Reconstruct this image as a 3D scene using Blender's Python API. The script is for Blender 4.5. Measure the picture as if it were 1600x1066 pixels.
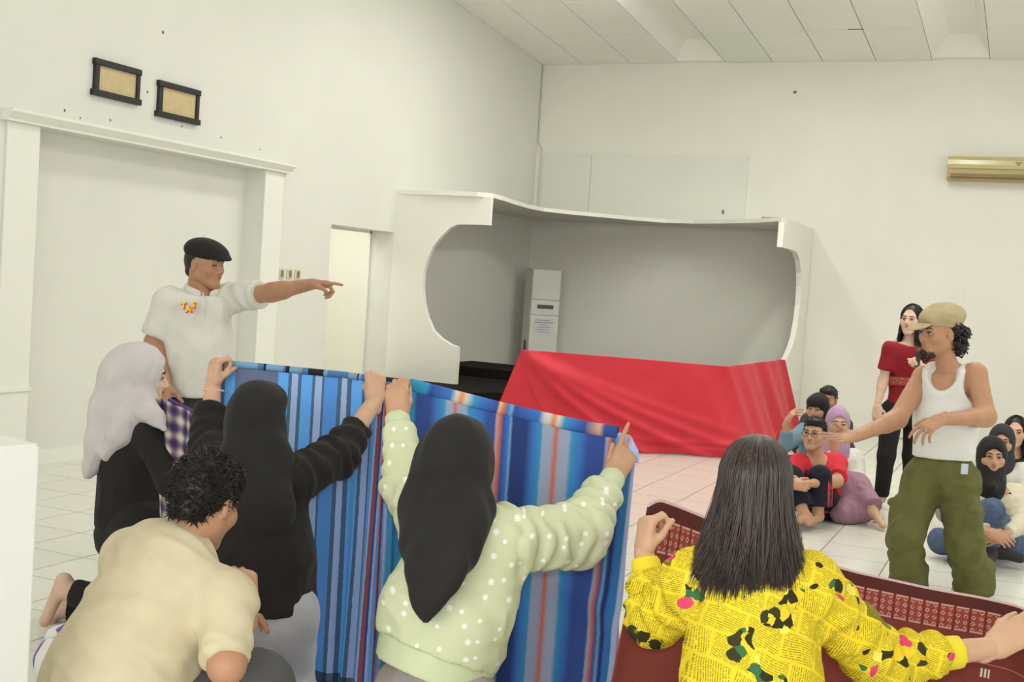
import bpy, bmesh, math, random
import numpy as np
from mathutils import Vector, Matrix

for o in list(bpy.data.objects):
    bpy.data.objects.remove(o)
COL = bpy.context.scene.collection
rng = np.random.default_rng(7)
random.seed(7)

# ------------------------------------------------------------------ camera
FPX = 1874.0                      # focal length in pixels of a 1600 x 1066 frame
CAM = np.array([0.0, 0.0, 1.55])
_ey = np.array([820.0, -38.0, FPX]); _ey /= np.linalg.norm(_ey)
_ex = np.array([4300.0, 383.0, -1874.0]); _ex -= _ex.dot(_ey) * _ey; _ex /= np.linalg.norm(_ex)
_ez = np.cross(_ex, _ey)
MC = np.array([_ex, _ey, _ez])    # camera (right, down, forward) -> world

cam_data = bpy.data.cameras.new('camera')
cam_data.sensor_width = 36.0
cam_data.lens = FPX / 1600.0 * 36.0
cam_data.clip_end = 200
cam = bpy.data.objects.new('camera', cam_data)
COL.objects.link(cam)
_r, _u, _b = MC @ np.array([1, 0, 0]), -(MC @ np.array([0, 1, 0])), -(MC @ np.array([0, 0, 1]))
cam.matrix_world = Matrix(((_r[0], _u[0], _b[0], CAM[0]), (_r[1], _u[1], _b[1], CAM[1]),
                           (_r[2], _u[2], _b[2], CAM[2]), (0, 0, 0, 1)))
scene = bpy.context.scene
scene.camera = cam

# ------------------------------------------------------------------ world, lights, exposure
world = bpy.data.worlds.new('world')
scene.world = world
world.use_nodes = True
world.node_tree.nodes['Background'].inputs[0].default_value = (0.98, 1.0, 0.98, 1)
world.node_tree.nodes['Background'].inputs[1].default_value = 0.5
vs = scene.view_settings
vs.view_transform = 'Standard'
vs.look = 'None'
vs.gamma = 1.0
vs.use_curve_mapping = False
vs.exposure = -1.23

def area(name, loc, target, sx, sy, power, color=(1, 1, 1)):
    l = bpy.data.lights.new(name, 'AREA')
    l.shape = 'RECTANGLE'; l.size = sx; l.size_y = sy; l.energy = power; l.color = color
    o = bpy.data.objects.new(name, l); COL.objects.link(o)
    o.location = loc
    d = Vector(target) - Vector(loc)
    o.rotation_euler = d.to_track_quat('-Z', 'Y').to_euler()
    return o

# daylight through the windows of the right and rear walls (behind the photographer)
area('window_daylight', (4.55, 7.5, 2.2), (-4, 9.0, 4.6), 11.0, 2.4, 340, (0.99, 1.0, 0.97))
area('window_daylight', (-1.0, -2.85, 2.3), (-1.5, 8, 3.2), 8.0, 2.6, 660, (0.99, 1.0, 0.97))
# fluorescent rows in the ceiling coffers, each with an added fill below
for (lx, ly, lp) in ((-4.1, 10.6, 150), (-4.1, 6.2, 50), (-1.05, 10.6, 200), (-1.05, 6.2, 90), (2.0, 9.0, 190)):
    area('ceiling_tube_light', (lx, ly, 4.47 + .075 * (14.95 - ly) - .03), (lx, ly, 0), 0.3, 3.0, lp, (1.0, 1.0, 0.95))
    area('ceiling_fill', (lx, ly, 4.47 + .075 * (14.95 - ly) - .55), (lx, ly, 9), 0.2, 2.6, lp * .16, (1.0, 1.0, 0.95))  # unseen upward fill that brightens the ceiling boards
# the camera's own flash
_fl = CAM + _r * 0.03 + _u * 0.13
_ft = CAM - _b * 5
area('camera_flash', tuple(_fl), tuple(_ft), 0.10, 0.06, 46, (1.0, 1.0, 0.98))
# daylight in the room beyond the doorway
area('passage_daylight', (-7.3, 10.6, 2.5), (-7.5, 10.6, 0), 1.6, 1.2, 62, (1.0, 0.98, 0.90))

# ------------------------------------------------------------------ helpers
def W(u, v, d):
    "point seen at pixel (u, v) of the 1600 x 1066 photo at distance d along the optical axis"
    return CAM + d * (MC @ np.array([(u - 800) / FPX, (v - 533) / FPX, 1.0]))

def floor_at(u, v, z=0.0):
    r = MC @ np.array([(u - 800) / FPX, (v - 533) / FPX, 1.0])
    return CAM + r * ((z - CAM[2]) / r[2])

def project(p):
    c = MC.T @ (np.asarray(p, float) - CAM)
    return 800 + FPX * c[0] / c[2], 533 + FPX * c[1] / c[2], c[2]

HR = np.array([_r[0], _r[1], 0]); HR /= np.linalg.norm(HR)
HF = np.array([-HR[1], HR[0], 0])
UP = np.array([0, 0, 1.0])

def nrm(v):
    v = np.asarray(v, float)
    return v / (np.linalg.norm(v) + 1e-12)

def D(r, a, u=0.0):
    "direction: r to the right of the picture, a away from the viewer, u up"
    return nrm(HR * r + HF * a + UP * u)

def lin(c):
    c = c / 255.0
    return c / 12.92 if c <= 0.04045 else ((c + 0.055) / 1.055) ** 2.4

def rgb(r, g, b, k=1.0):
    return (min(1, lin(r) * k), min(1, lin(g) * k), min(1, lin(b) * k), 1)

# ------------------------------------------------------------------ materials
class NT:
    def __init__(self, name):
        self.m = bpy.data.materials.new(name); self.m.use_nodes = True
        self.t = self.m.node_tree
        self.bsdf = self.t.nodes['Principled BSDF']
    def n(self, typ, **kw):
        nd = self.t.nodes.new('ShaderNode' + typ)
        for k, v in kw.items():
            setattr(nd, k, v)
        return nd
    def l(self, a, b):
        self.t.links.new(a, b)
    def val(self, x, sock):
        if hasattr(x, 'links') or hasattr(x, 'is_linked'):
            self.l(x, sock)
        else:
            sock.default_value = x
    def math(self, op, a, b=0.0, c=0.0, clamp=False):
        nd = self.n('Math', operation=op, use_clamp=clamp)
        self.val(a, nd.inputs[0]); self.val(b, nd.inputs[1]); self.val(c, nd.inputs[2])
        return nd.outputs[0]
    def mix(self, f, a, b):
        nd = self.n('Mix', data_type='RGBA')
        self.val(f, nd.inputs[0]); self.val(a, nd.inputs[6]); self.val(b, nd.inputs[7])
        return nd.outputs[2]
    def ramp(self, f, stops, mode='LINEAR'):
        nd = self.n('ValToRGB'); cr = nd.color_ramp; cr.interpolation = mode
        while len(cr.elements) < len(stops):
            cr.elements.new(0.5)
        for e, (p, c) in zip(cr.elements, stops):
            e.position = p; e.color = c
        self.l(f, nd.inputs[0])
        return nd.outputs[0]
    def noise(self, vec, scale, detail=2.0, rough=0.5):
        nd = self.n('TexNoise'); nd.inputs['Scale'].default_value = scale
        nd.inputs['Detail'].default_value = detail; nd.inputs['Roughness'].default_value = rough
        if vec is not None:
            self.l(vec, nd.inputs['Vector'])
        return nd.outputs['Fac']
    def obj(self):
        return self.n('TexCoord').outputs['Object']
    def uv(self):
        return self.n('TexCoord').outputs['UV']
    def sep(self, v):
        nd = self.n('SeparateXYZ'); self.l(v, nd.inputs[0]); return nd.outputs
    def color(self, c):
        self.val(c, self.bsdf.inputs['Base Color'])
    def bump(self, h, strength=0.2, dist=0.01):
        nd = self.n('Bump'); nd.inputs['Strength'].default_value = strength
        nd.inputs['Distance'].default_value = dist
        self.l(h, nd.inputs['Height']); self.l(nd.outputs[0], self.bsdf.inputs['Normal'])
    def fin(self, rough=0.6, spec=0.3, sheen=0.0):
        self.bsdf.inputs['Roughness'].default_value = rough
        self.bsdf.inputs['Specular IOR Level'].default_value = spec
        if sheen:
            self.bsdf.inputs['Sheen Weight'].default_value = sheen
        return self.m

def simple(name, col, rough=0.6, spec=0.3, var=0.0, scale=20, bump=0.0, bscale=60, bdist=0.004, sheen=0.0):
    t = NT(name)
    if var:
        f = t.noise(t.obj(), scale, 3)
        c2 = tuple(max(0, x * (1 - var)) for x in col[:3]) + (1,)
        c1 = tuple(min(1, x * (1 + var * .5)) for x in col[:3]) + (1,)
        t.color(t.mix(t.math('MULTIPLY_ADD', f, 2.0, -0.5, True), c2, c1))
    else:
        t.color(col)
    if bump:
        t.bump(t.noise(t.obj(), bscale, 3), bump, bdist)
    return t.fin(rough, spec, sheen)

def fabric(name, col, rough=0.85, weave=900, var=.08):
    return simple(name, col, rough, 0.15, var, 14, 0.25, weave, 0.0012, 0.05)

# ------------------------------------------------------------------ objects
def tag(o, label=None, cat=None, group=None, kind=None):
    if label: o['label'] = label
    if cat: o['category'] = cat
    if group: o['group'] = group
    if kind: o['kind'] = kind
    return o

def link(name, me, parent=None, m=None):
    o = bpy.data.objects.new(name, me); COL.objects.link(o)
    if parent is not None: o.parent = parent
    if m is not None and me is not None:
        me.materials.clear(); me.materials.append(m)
    return o

def empty(name, loc):
    o = bpy.data.objects.new(name, None); COL.objects.link(o); o.location = tuple(loc)
    o.empty_display_size = 0.1
    return o

def mesh_np(name, V, F, smooth=True):
    "F: (m,4) or (m,3) int array"
    me = bpy.data.meshes.new(name)
    V = np.ascontiguousarray(V, np.float32); F = np.ascontiguousarray(F, np.int32)
    n, k = F.shape
    me.vertices.add(len(V)); me.vertices.foreach_set('co', V.ravel())
    me.loops.add(n * k); me.loops.foreach_set('vertex_index', F.ravel())
    me.polygons.add(n); me.polygons.foreach_set('loop_start', np.arange(0, n * k, k, dtype=np.int32))
    me.update(calc_edges=True)
    me.polygons.foreach_set('use_smooth', np.full(n, smooth))
    me.update()
    return me

class BM:
    "collects boxes, tubes, prisms into one mesh"
    def __init__(self): self.b = bmesh.new()
    def box(self, lo, hi, bevel=0.0, rot=None):
        lo, hi = np.minimum(lo, hi), np.maximum(lo, hi)
        r = bmesh.ops.create_cube(self.b, size=1.0)
        vs_ = r['verts']; c = (lo + hi) / 2; s = hi - lo
        for v in vs_:
            p = np.array(v.co) * s
            if rot is not None: p = rot @ p
            v.co = tuple(p + c)
        if bevel:
            es = {e for v in vs_ for e in v.link_edges}
            bmesh.ops.bevel(self.b, geom=list(es), offset=bevel, segments=2, affect='EDGES', profile=.6)
        return self
    def prism(self, pts, vec):
        "closed polygon pts (world) extruded by vec"
        vec = np.asarray(vec, float)
        a = [self.b.verts.new(tuple(p)) for p in pts]
        c = [self.b.verts.new(tuple(np.asarray(p) + vec)) for p in pts]
        n = len(a)
        self.b.faces.new(a); self.b.faces.new(c[::-1])
        for i in range(n):
            self.b.faces.new([a[i], c[i], c[(i + 1) % n], a[(i + 1) % n]])
        return self
    def tube(self, pts, rad, seg=8):
        pts = [np.asarray(p, float) for p in pts]
        rad = [rad] * len(pts) if np.isscalar(rad) else rad
        rings = []
        for i, p in enumerate(pts):
            t = nrm(pts[min(i + 1, len(pts) - 1)] - pts[max(i - 1, 0)])
            a = nrm(np.cross(t, UP if abs(t[2]) < .9 else np.array([1, 0, 0]))); b = np.cross(t, a)
            rings.append([self.b.verts.new(tuple(p + rad[i] * (math.cos(q) * a + math.sin(q) * b)))
                          for q in [2 * math.pi * j / seg for j in range(seg)]])
        for r0, r1 in zip(rings, rings[1:]):
            for j in range(seg):
                self.b.faces.new([r0[j], r0[(j + 1) % seg], r1[(j + 1) % seg], r1[j]])
        self.b.faces.new(rings[0][::-1]); self.b.faces.new(rings[-1])
        return self
    def ell(self, c, r, R=None, seg=12):
        R = np.eye(3) if R is None else np.asarray(R)
        v = bmesh.ops.create_uvsphere(self.b, u_segments=seg, v_segments=max(6, seg // 2 + 2), radius=1.0)['verts']
        for q in v:
            q.co = tuple(np.asarray(c) + (np.array(q.co) * np.asarray(r)) @ R)
        return self
    def make(self, name, m, parent=None, off=(0, 0, 0), smooth=False):
        bmesh.ops.recalc_face_normals(self.b, faces=self.b.faces)
        if any(off):
            bmesh.ops.translate(self.b, vec=tuple(-np.asarray(off)), verts=self.b.verts)
        me = bpy.data.meshes.new(name); self.b.to_mesh(me); self.b.free()
        if smooth:
            me.polygons.foreach_set('use_smooth', np.ones(len(me.polygons), bool))
        return link(name, me, parent, m)

# ------------------------------------------------------------------ implicit surfaces (bodies, clothes)
class Sdf:
    def __init__(self): self.p = []
    def cone(self, a, b, ra, rb=None, k=.02, n=None, q=1.0, op=1, cap=None):
        self.p.append(('c', np.asarray(a, float), np.asarray(b, float), ra, ra if rb is None else rb, k,
                       None if n is None else nrm(n), q, op, cap)); return self
    def chain(self, pts, rs, k=.02, n=None, q=1.0):
        for i in range(len(pts) - 1): self.cone(pts[i], pts[i + 1], rs[i], rs[i + 1], k, n, q)
        return self
    def ell(self, c, r, R=None, k=.02, op=1):
        self.p.append(('e', np.asarray(c, float), np.asarray(r, float), np.eye(3) if R is None else np.asarray(R, float), k, op)); return self
    def cut(self, p, n, lo=None, hi=None, rad=None):
        "remove everything on the side the normal points to (inside the sphere rad about p, if given)"
        self.p.append(('x', np.asarray(p, float), nrm(n), rad)); return self
    def mesh(self, vox, smooth=2):
        lo, hi = np.full(3, 1e9), np.full(3, -1e9)
        for p in self.p:
            if p[0] == 'c' and p[8] > 0:
                r = max(p[3], p[4]); lo = np.minimum(lo, np.minimum(p[1], p[2]) - r); hi = np.maximum(hi, np.maximum(p[1], p[2]) + r)
            elif p[0] == 'e' and p[5] > 0:
                r = p[2].max(); lo = np.minimum(lo, p[1] - r); hi = np.maximum(hi, p[1] + r)
        lo -= 4 * vox; hi += 4 * vox
        N = np.ceil((hi - lo) / vox).astype(int) + 1
        ax = [(lo[i] + vox * np.arange(N[i])).astype(np.float32) for i in range(3)]
        Dd = np.full(N, 1.0, np.float32)
        def rng_(l, h):
            i0 = np.clip(np.floor((l - lo) / vox).astype(int), 0, N - 1)
            i1 = np.clip(np.ceil((h - lo) / vox).astype(int) + 1, 1, N)
            return tuple(slice(a, b) for a, b in zip(i0, i1))
        for p in self.p:
            if p[0] == 'c':
                _, a, b, ra, rb, k, n, q, op, cap = p
                r = max(ra, rb) + k + 3 * vox
                sl = rng_(np.minimum(a, b) - r, np.maximum(a, b) + r)
                X, Y, Z = ax[0][sl[0]][:, None, None] - a[0], ax[1][sl[1]][None, :, None] - a[1], ax[2][sl[2]][None, None, :] - a[2]
                ba = b - a; ba0 = ba
                if n is not None:
                    s = (X * n[0] + Y * n[1] + Z * n[2]) * (q - 1)
                    Xq, Yq, Zq = X + s * n[0], Y + s * n[1], Z + s * n[2]
                    ba = ba + (q - 1) * ba.dot(n) * n
                else:
                    Xq, Yq, Zq = X, Y, Z
                t = np.clip((Xq * ba[0] + Yq * ba[1] + Zq * ba[2]) / max(ba.dot(ba), 1e-9), 0, 1)
                d = np.sqrt((Xq - t * ba[0]) ** 2 + (Yq - t * ba[1]) ** 2 + (Zq - t * ba[2]) ** 2) - (ra + (rb - ra) * t)
                if cap is not None:
                    cn = nrm(ba0) if cap is True else nrm(cap)
                    pb = (X - ba0[0]) * cn[0] + (Y - ba0[1]) * cn[1] + (Z - ba0[2]) * cn[2]
                    d = np.maximum(d, pb)
            elif p[0] == 'e':
                _, c, rr, R, k, op = p
                r = rr.max() + k + 3 * vox
                sl = rng_(c - r, c + r)
                X, Y, Z = ax[0][sl[0]][:, None, None] - c[0], ax[1][sl[1]][None, :, None] - c[1], ax[2][sl[2]][None, None, :] - c[2]
                L = [(X * R[i][0] + Y * R[i][1] + Z * R[i][2]) / rr[i] for i in range(3)]
                k0 = np.sqrt(L[0] ** 2 + L[1] ** 2 + L[2] ** 2)
                k1 = np.sqrt((L[0] / rr[0]) ** 2 + (L[1] / rr[1]) ** 2 + (L[2] / rr[2]) ** 2) + 1e-6
                d = k0 * (k0 - 1) / k1
            else:
                _, c, n, rad = p
                if rad is None:
                    d = (ax[0][:, None, None] - c[0]) * n[0] + (ax[1][None, :, None] - c[1]) * n[1] + (ax[2][None, None, :] - c[2]) * n[2]
                    Dd = np.maximum(Dd, d.astype(np.float32))
                else:
                    sl = rng_(c - rad, c + rad)
                    X, Y, Z = ax[0][sl[0]][:, None, None] - c[0], ax[1][sl[1]][None, :, None] - c[1], ax[2][sl[2]][None, None, :] - c[2]
                    d = X * n[0] + Y * n[1] + Z * n[2]
                    ins = rad - np.sqrt(X * X + Y * Y + Z * Z)
                    Dd[sl] = np.maximum(Dd[sl], np.minimum(d, ins).astype(np.float32))
                continue
            s = Dd[sl]; d = d.astype(np.float32)
            if op > 0:
                h = np.maximum(k - np.abs(s - d), 0) / max(k, 1e-6)
                Dd[sl] = np.minimum(s, d) - h * h * k * .25
            else:
                h = np.maximum(k - np.abs(s + d), 0) / max(k, 1e-6)
                Dd[sl] = np.maximum(s, -d) + h * h * k * .25
        V, F = nets(Dd)
        V = V * vox + lo
        for _ in range(smooth):
            V = relax(V, F)
        return V, F

def nets(Dd):
    neg = Dd < 0
    c = np.zeros(tuple(s - 1 for s in Dd.shape), np.int8)
    corners = [(i, j, k) for i in (0, 1) for j in (0, 1) for k in (0, 1)]
    for i, j, k in corners:
        c += neg[i:neg.shape[0] - 1 + i, j:neg.shape[1] - 1 + j, k:neg.shape[2] - 1 + k]
    I = np.argwhere((c > 0) & (c < 8))
    idx = np.full(c.shape, -1, np.int64)
    idx[I[:, 0], I[:, 1], I[:, 2]] = np.arange(len(I))
    vals = {q: Dd[I[:, 0] + q[0], I[:, 1] + q[1], I[:, 2] + q[2]] for q in corners}
    S = np.zeros((len(I), 3)); cnt = np.zeros(len(I))
    for q in corners:
        for a in range(3):
            if q[a]: continue
            q2 = list(q); q2[a] = 1; q2 = tuple(q2)
            v0, v1 = vals[q], vals[q2]
            m = (v0 < 0) != (v1 < 0)
            t = np.where(m, v0 / np.where(m, v0 - v1, 1), 0)
            P_ = np.tile(np.array(q, float), (len(I), 1)); P_[:, a] = t
            S += P_ * m[:, None]; cnt += m
    V = I + S / np.maximum(cnt, 1)[:, None]
    F = []
    for a in range(3):
        b, e = (a + 1) % 3, (a + 2) % 3
        s0 = [slice(None)] * 3; s1 = [slice(None)] * 3
        s0[a] = slice(0, -1); s1[a] = slice(1, None)
        A, B = neg[tuple(s0)], neg[tuple(s1)]
        E = np.argwhere(A != B)
        ok = (E[:, b] > 0) & (E[:, e] > 0) & (E[:, b] < Dd.shape[b] - 1) & (E[:, e] < Dd.shape[e] - 1)
        E = E[ok]
        fl = A[E[:, 0], E[:, 1], E[:, 2]]
        def cell(db, de):
            q = E.copy(); q[:, b] += db; q[:, e] += de
            return idx[q[:, 0], q[:, 1], q[:, 2]]
        Q = np.stack([cell(-1, -1), cell(0, -1), cell(0, 0), cell(-1, 0)], 1)
        Q[~fl] = Q[~fl][:, ::-1]
        F.append(Q)
    F = np.concatenate(F)
    return V, F[(F >= 0).all(1)]

def relax(V, F, f=0.5):
    a = np.concatenate([F[:, 0], F[:, 1], F[:, 2], F[:, 3]]); b = np.concatenate([F[:, 1], F[:, 2], F[:, 3], F[:, 0]])
    n = len(V); cnt = np.maximum(np.bincount(a, minlength=n), 1)
    M_ = np.stack([np.bincount(a, weights=V[b, i], minlength=n) / cnt for i in range(3)], 1)
    return V * (1 - f) + M_ * f

def normals(V, F):
    n = np.cross(V[F[:, 2]] - V[F[:, 0]], V[F[:, 3 if F.shape[1] > 3 else 1]] - V[F[:, 1 if F.shape[1] > 3 else 0]])
    N = np.zeros_like(V)
    for i in range(3):
        for j in range(F.shape[1]):
            N[:, i] += np.bincount(F[:, j], weights=n[:, i], minlength=len(V))
    return N / (np.linalg.norm(N, axis=1)[:, None] + 1e-12)

def vnoise(P_):
    i = np.floor(P_).astype(np.int64); f = P_ - i; f = f * f * (3 - 2 * f)
    def h(a, b, c):
        x = (a * 374761393 + b * 668265263 + c * 2147483647) & 0x7fffffff
        x = ((x ^ (x >> 13)) * 1274126177) & 0x7fffffff
        return ((x ^ (x >> 16)) & 0xffff) / 32767.5 - 1
    r = 0
    for a in (0, 1):
        for b in (0, 1):
            for c in (0, 1):
                w = (f[:, 0] if a else 1 - f[:, 0]) * (f[:, 1] if b else 1 - f[:, 1]) * (f[:, 2] if c else 1 - f[:, 2])
                r = r + w * h(i[:, 0] + a, i[:, 1] + b, i[:, 2] + c)
    return r

def wrinkle(V, F, amp=.004, size=.09, axis=None, stretch=2.5, seed=0):
    "cloth folds running along axis, pushed along the normals"
    N = normals(V, F); P_ = V - V.mean(0)
    if axis is not None:
        a = nrm(axis); P_ = P_ - (P_ @ a)[:, None] * a * (1 - 1 / stretch)
    w = vnoise(P_ / size + 31.7 + seed * 5.3) * .6 + (1 - 2 * np.abs(vnoise(P_ / (size * .55) + 7.1 + seed * 3.7))) * .5
    w += vnoise(P_ / (size * .3) + seed) * .2
    return V + N * (w * amp)[:, None]

def arm_folds(V, F, segs, seed=0):
    "compression folds across sleeves: segs of (a, b, count, amplitude, radius)"
    N = normals(V, F); dsp = np.zeros(len(V))
    for i, (a, b, n, amp, r) in enumerate(segs):
        ab = b - a; L = np.linalg.norm(ab); t = ((V - a) @ ab) / (L * L)
        q = V - a - np.clip(t, 0, 1)[:, None] * ab; d = np.linalg.norm(q, axis=1)
        w = np.clip(1.6 - d / r, 0, .6) / .6 * np.clip(np.minimum(t + .12, 1.12 - t) / .15, 0, 1)
        ph = t * n * 2 * math.pi + 2.2 * vnoise(V / .06 + 11 * i + seed) + 1.2 * vnoise(V / .12 + 3)
        c = np.sin(ph)
        dsp += amp * w * (np.sign(c) * np.abs(c) ** .7) * (.55 + .6 * vnoise(V / .09 + 5 * i + seed))
    return V + N * dsp[:, None]
# ================================================================== THE ROOM
XL, YB, XR, YF = -6.32, 14.95, 4.7, -3.0
NB = -6.51                                   # back of the shallow niche in the left wall
def ceil_z(y): return 4.47 + .075 * (YB - y)

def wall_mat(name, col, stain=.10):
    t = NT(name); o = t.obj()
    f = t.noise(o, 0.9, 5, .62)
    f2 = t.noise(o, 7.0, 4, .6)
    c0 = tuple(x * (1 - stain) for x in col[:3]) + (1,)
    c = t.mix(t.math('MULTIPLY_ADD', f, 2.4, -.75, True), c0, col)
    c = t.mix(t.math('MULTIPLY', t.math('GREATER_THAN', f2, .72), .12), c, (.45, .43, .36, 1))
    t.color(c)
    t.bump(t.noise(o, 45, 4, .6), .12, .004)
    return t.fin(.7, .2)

M_WALL = wall_mat('wall_paint', (.755, .75, .685, 1), .06)  # base tone lowered to offset the strong light on the left wall
M_WALLB = wall_mat('wall_paint_back', (.80, .785, .705, 1), .07)
M_TRIM = wall_mat('trim_paint', (.82, .815, .745, 1), .04)
M_PANEL = wall_mat('panel_paint', (.84, .83, .755, 1), .04)
M_CEIL = wall_mat('ceiling_board', (.87, .86, .80, 1), .05)
M_CEIL2 = wall_mat('ceiling_board_green', (.82, .85, .75, 1), .05)
M_GAP = simple('joint_gap', (.55, .53, .48, 1), .9)  # darker tone of the slab and backing seen between the ceiling boards
M_GROUT = simple('grout', (.30, .26, .18, 1), .9, var=.2)
M_BLACKCARPET = simple('black_carpet', (.014, .012, .011, 1), .95, .1, .4, 120, .5, 300, .004)
M_BLACK = simple('black_paint', (.018, .018, .018, 1), .5, .4, .2, 30)
M_BAMBOO = None

def tile_mat():
    t = NT('ceramic_tile')
    oi = t.n('ObjectInfo').outputs['Random']
    f = t.noise(t.obj(), 6, 4)
    c = t.mix(f, (.70, .69, .62, 1), (.76, .75, .68, 1))
    c = t.mix(t.math('MULTIPLY', oi, .35), c, (.66, .65, .575, 1))
    t.color(c)
    r = t.math('MULTIPLY_ADD', t.noise(t.obj(), 25, 3), .14, .14)
    t.l(r, t.bsdf.inputs['Roughness'])
    t.bsdf.inputs['Specular IOR Level'].default_value = .45
    return t.m
M_TILE = tile_mat()

def structure(o):
    o['kind'] = 'structure'; return o

# ---- floor with its tiles
fl = BM().box((NB - .05, YF, -.12), (XR, YB, -.004)).make('floor', M_GROUT)
tag(fl, 'floor of square off-white ceramic tiles with thin brown joints', kind='structure')
TP = .4035
tb = BM(); g = .0042
tb.box((-TP / 2 + g, -TP / 2 + g, -.010), (TP / 2 - g, TP / 2 - g, 0), 0.0)
tile_proto = tb.make('tile_proto', M_TILE); tile_me = tile_proto.data
bpy.data.objects.remove(tile_proto)
tiles = []
x0, y0 = -.3075 + TP / 2, 7.93 + TP / 2
for i in range(-17, 13):
    for j in range(-28, 19):
        c = (x0 + i * TP, y0 + j * TP)
        if c[0] < NB - .1 or c[0] > XR or c[1] < YF or c[1] > YB: continue
        u, v, d = project((c[0], c[1], 0)) if (MC.T @ (np.array([c[0], c[1], 0]) - CAM))[2] > .3 else (-9999, 0, 1)
        seen = (40 < u < 350 and 712 < v < 1060) or (975 < u < 1640 and 655 < v < 975) or (460 < u < 640 and v > 1030 and v < 1080)
        tiles.append((0 if seen else 1, d, c))
tiles.sort(key=lambda q: (q[0], q[1]))
rest = []
for k, (s, d, c) in enumerate(tiles):
    if s == 0 and k < 300:
        o = link('tile', tile_me, fl); o.location = (c[0], c[1], 0)
    else:
        rest.append(c)
rb = BM()
for c in rest:
    q = TP / 2 - g
    vs4 = [rb.b.verts.new((c[0] + a * q, c[1] + b * q, z)) for z in (-.010, 0) for a, b in ((-1, -1), (1, -1), (1, 1), (-1, 1))]
    rb.b.faces.new(vs4[4:])
    for a in range(4): rb.b.faces.new([vs4[a], vs4[(a + 1) % 4], vs4[4 + (a + 1) % 4], vs4[4 + a]])
o = rb.make('tiles_beyond', M_TILE, fl); o['kind'] = 'stuff'

# ---- left wall with the niche and the doorway
DY0, DY1, DZ = 9.97, 11.20, 1.985
NY0, NY1, NZ = 6.22, 8.83, 2.385
H0 = 6.0
wl = BM()
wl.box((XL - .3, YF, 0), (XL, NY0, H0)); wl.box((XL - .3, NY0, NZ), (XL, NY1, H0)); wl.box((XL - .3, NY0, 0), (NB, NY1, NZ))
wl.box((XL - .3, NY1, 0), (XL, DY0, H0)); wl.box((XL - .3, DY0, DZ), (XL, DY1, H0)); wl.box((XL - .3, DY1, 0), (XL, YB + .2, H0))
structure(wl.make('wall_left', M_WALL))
wb = BM().box((XL - .3, YB, 0), (XR, YB + .2, 5.0)).make('wall_back', M_WALLB); structure(wb)
# side wall and rear wall with wide window openings, behind and beside the viewer
wr = BM()
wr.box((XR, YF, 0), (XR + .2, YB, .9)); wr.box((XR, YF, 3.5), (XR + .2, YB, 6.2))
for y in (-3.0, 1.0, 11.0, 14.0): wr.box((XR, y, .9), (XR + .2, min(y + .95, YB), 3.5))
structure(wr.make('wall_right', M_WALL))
wf = BM()
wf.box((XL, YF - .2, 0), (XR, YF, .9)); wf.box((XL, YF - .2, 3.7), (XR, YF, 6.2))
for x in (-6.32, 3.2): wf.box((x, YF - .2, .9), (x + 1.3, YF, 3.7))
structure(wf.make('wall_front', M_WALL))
# baseboards
bb = BM(); bb.box((XL, YF, 0), (XL + .014, NY0, .10)); bb.box((NB, NY0, 0), (NB + .014, NY1, .10)); bb.box((XL, NY1, 0), (XL + .014, DY0, .10))
structure(bb.make('baseboard_left', M_TRIM))
structure(BM().box((-2.6, YB - .014, 0), (XR, YB, .10)).make('baseboard_back', M_TRIM))
# cornice and pilasters framing the niche
tr = BM()
sec = [(0, 2.385), (.055, 2.385), (.055, 2.40), (.07, 2.415), (.10, 2.445), (.10, 2.465), (0, 2.465)]
tr.prism([(XL + a, 5.90, z) for a, z in sec], (0, 3.27, 0))
structure(tr.make('trim_1', M_TRIM))
for n, (a, b) in enumerate(((5.94, 6.22), (8.83, 9.11))):
    p = BM(); p.box((XL, a, 0), (XL + .02, b, 2.385), .004); p.box((XL, a - .008, 0), (XL + .03, b + .008, .11), .004)
    structure(p.make('trim_%d' % (n + 2), M_TRIM))
structure(BM().box((XL, 3.0, .575), (XL + .034, 6.235, .605), .004).make('trim_4', M_TRIM))
# doorway: passage beyond it
dn = BM()
dn.box((-8.2, 9.3, 0), (-8.1, 12.2, 2.7)); dn.box((-8.2, 9.2, 0), (XL - .3, 9.3, 2.7)); dn.box((-8.2, 12.1, 0), (XL - .3, 12.2, 2.7))
dn.box((-8.2, 9.2, 2.7), (XL - .3, 12.2, 2.8)); dn.box((-8.2, 9.2, -.1), (XL - .3, 12.2, -.002))
structure(dn.make('wall_passage', M_PANEL))
d1 = BM()
d1.box((XL - .3, DY0, 0), (XL - .27, DY0 + .025, DZ)); d1.box((XL - .3, DY1 - .025, 0), (XL - .27, DY1, DZ)); d1.box((XL - .3, DY0, DZ - .025), (XL - .27, DY1, DZ))
door = d1.make('door_1', M_PANEL); structure(door)

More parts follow.
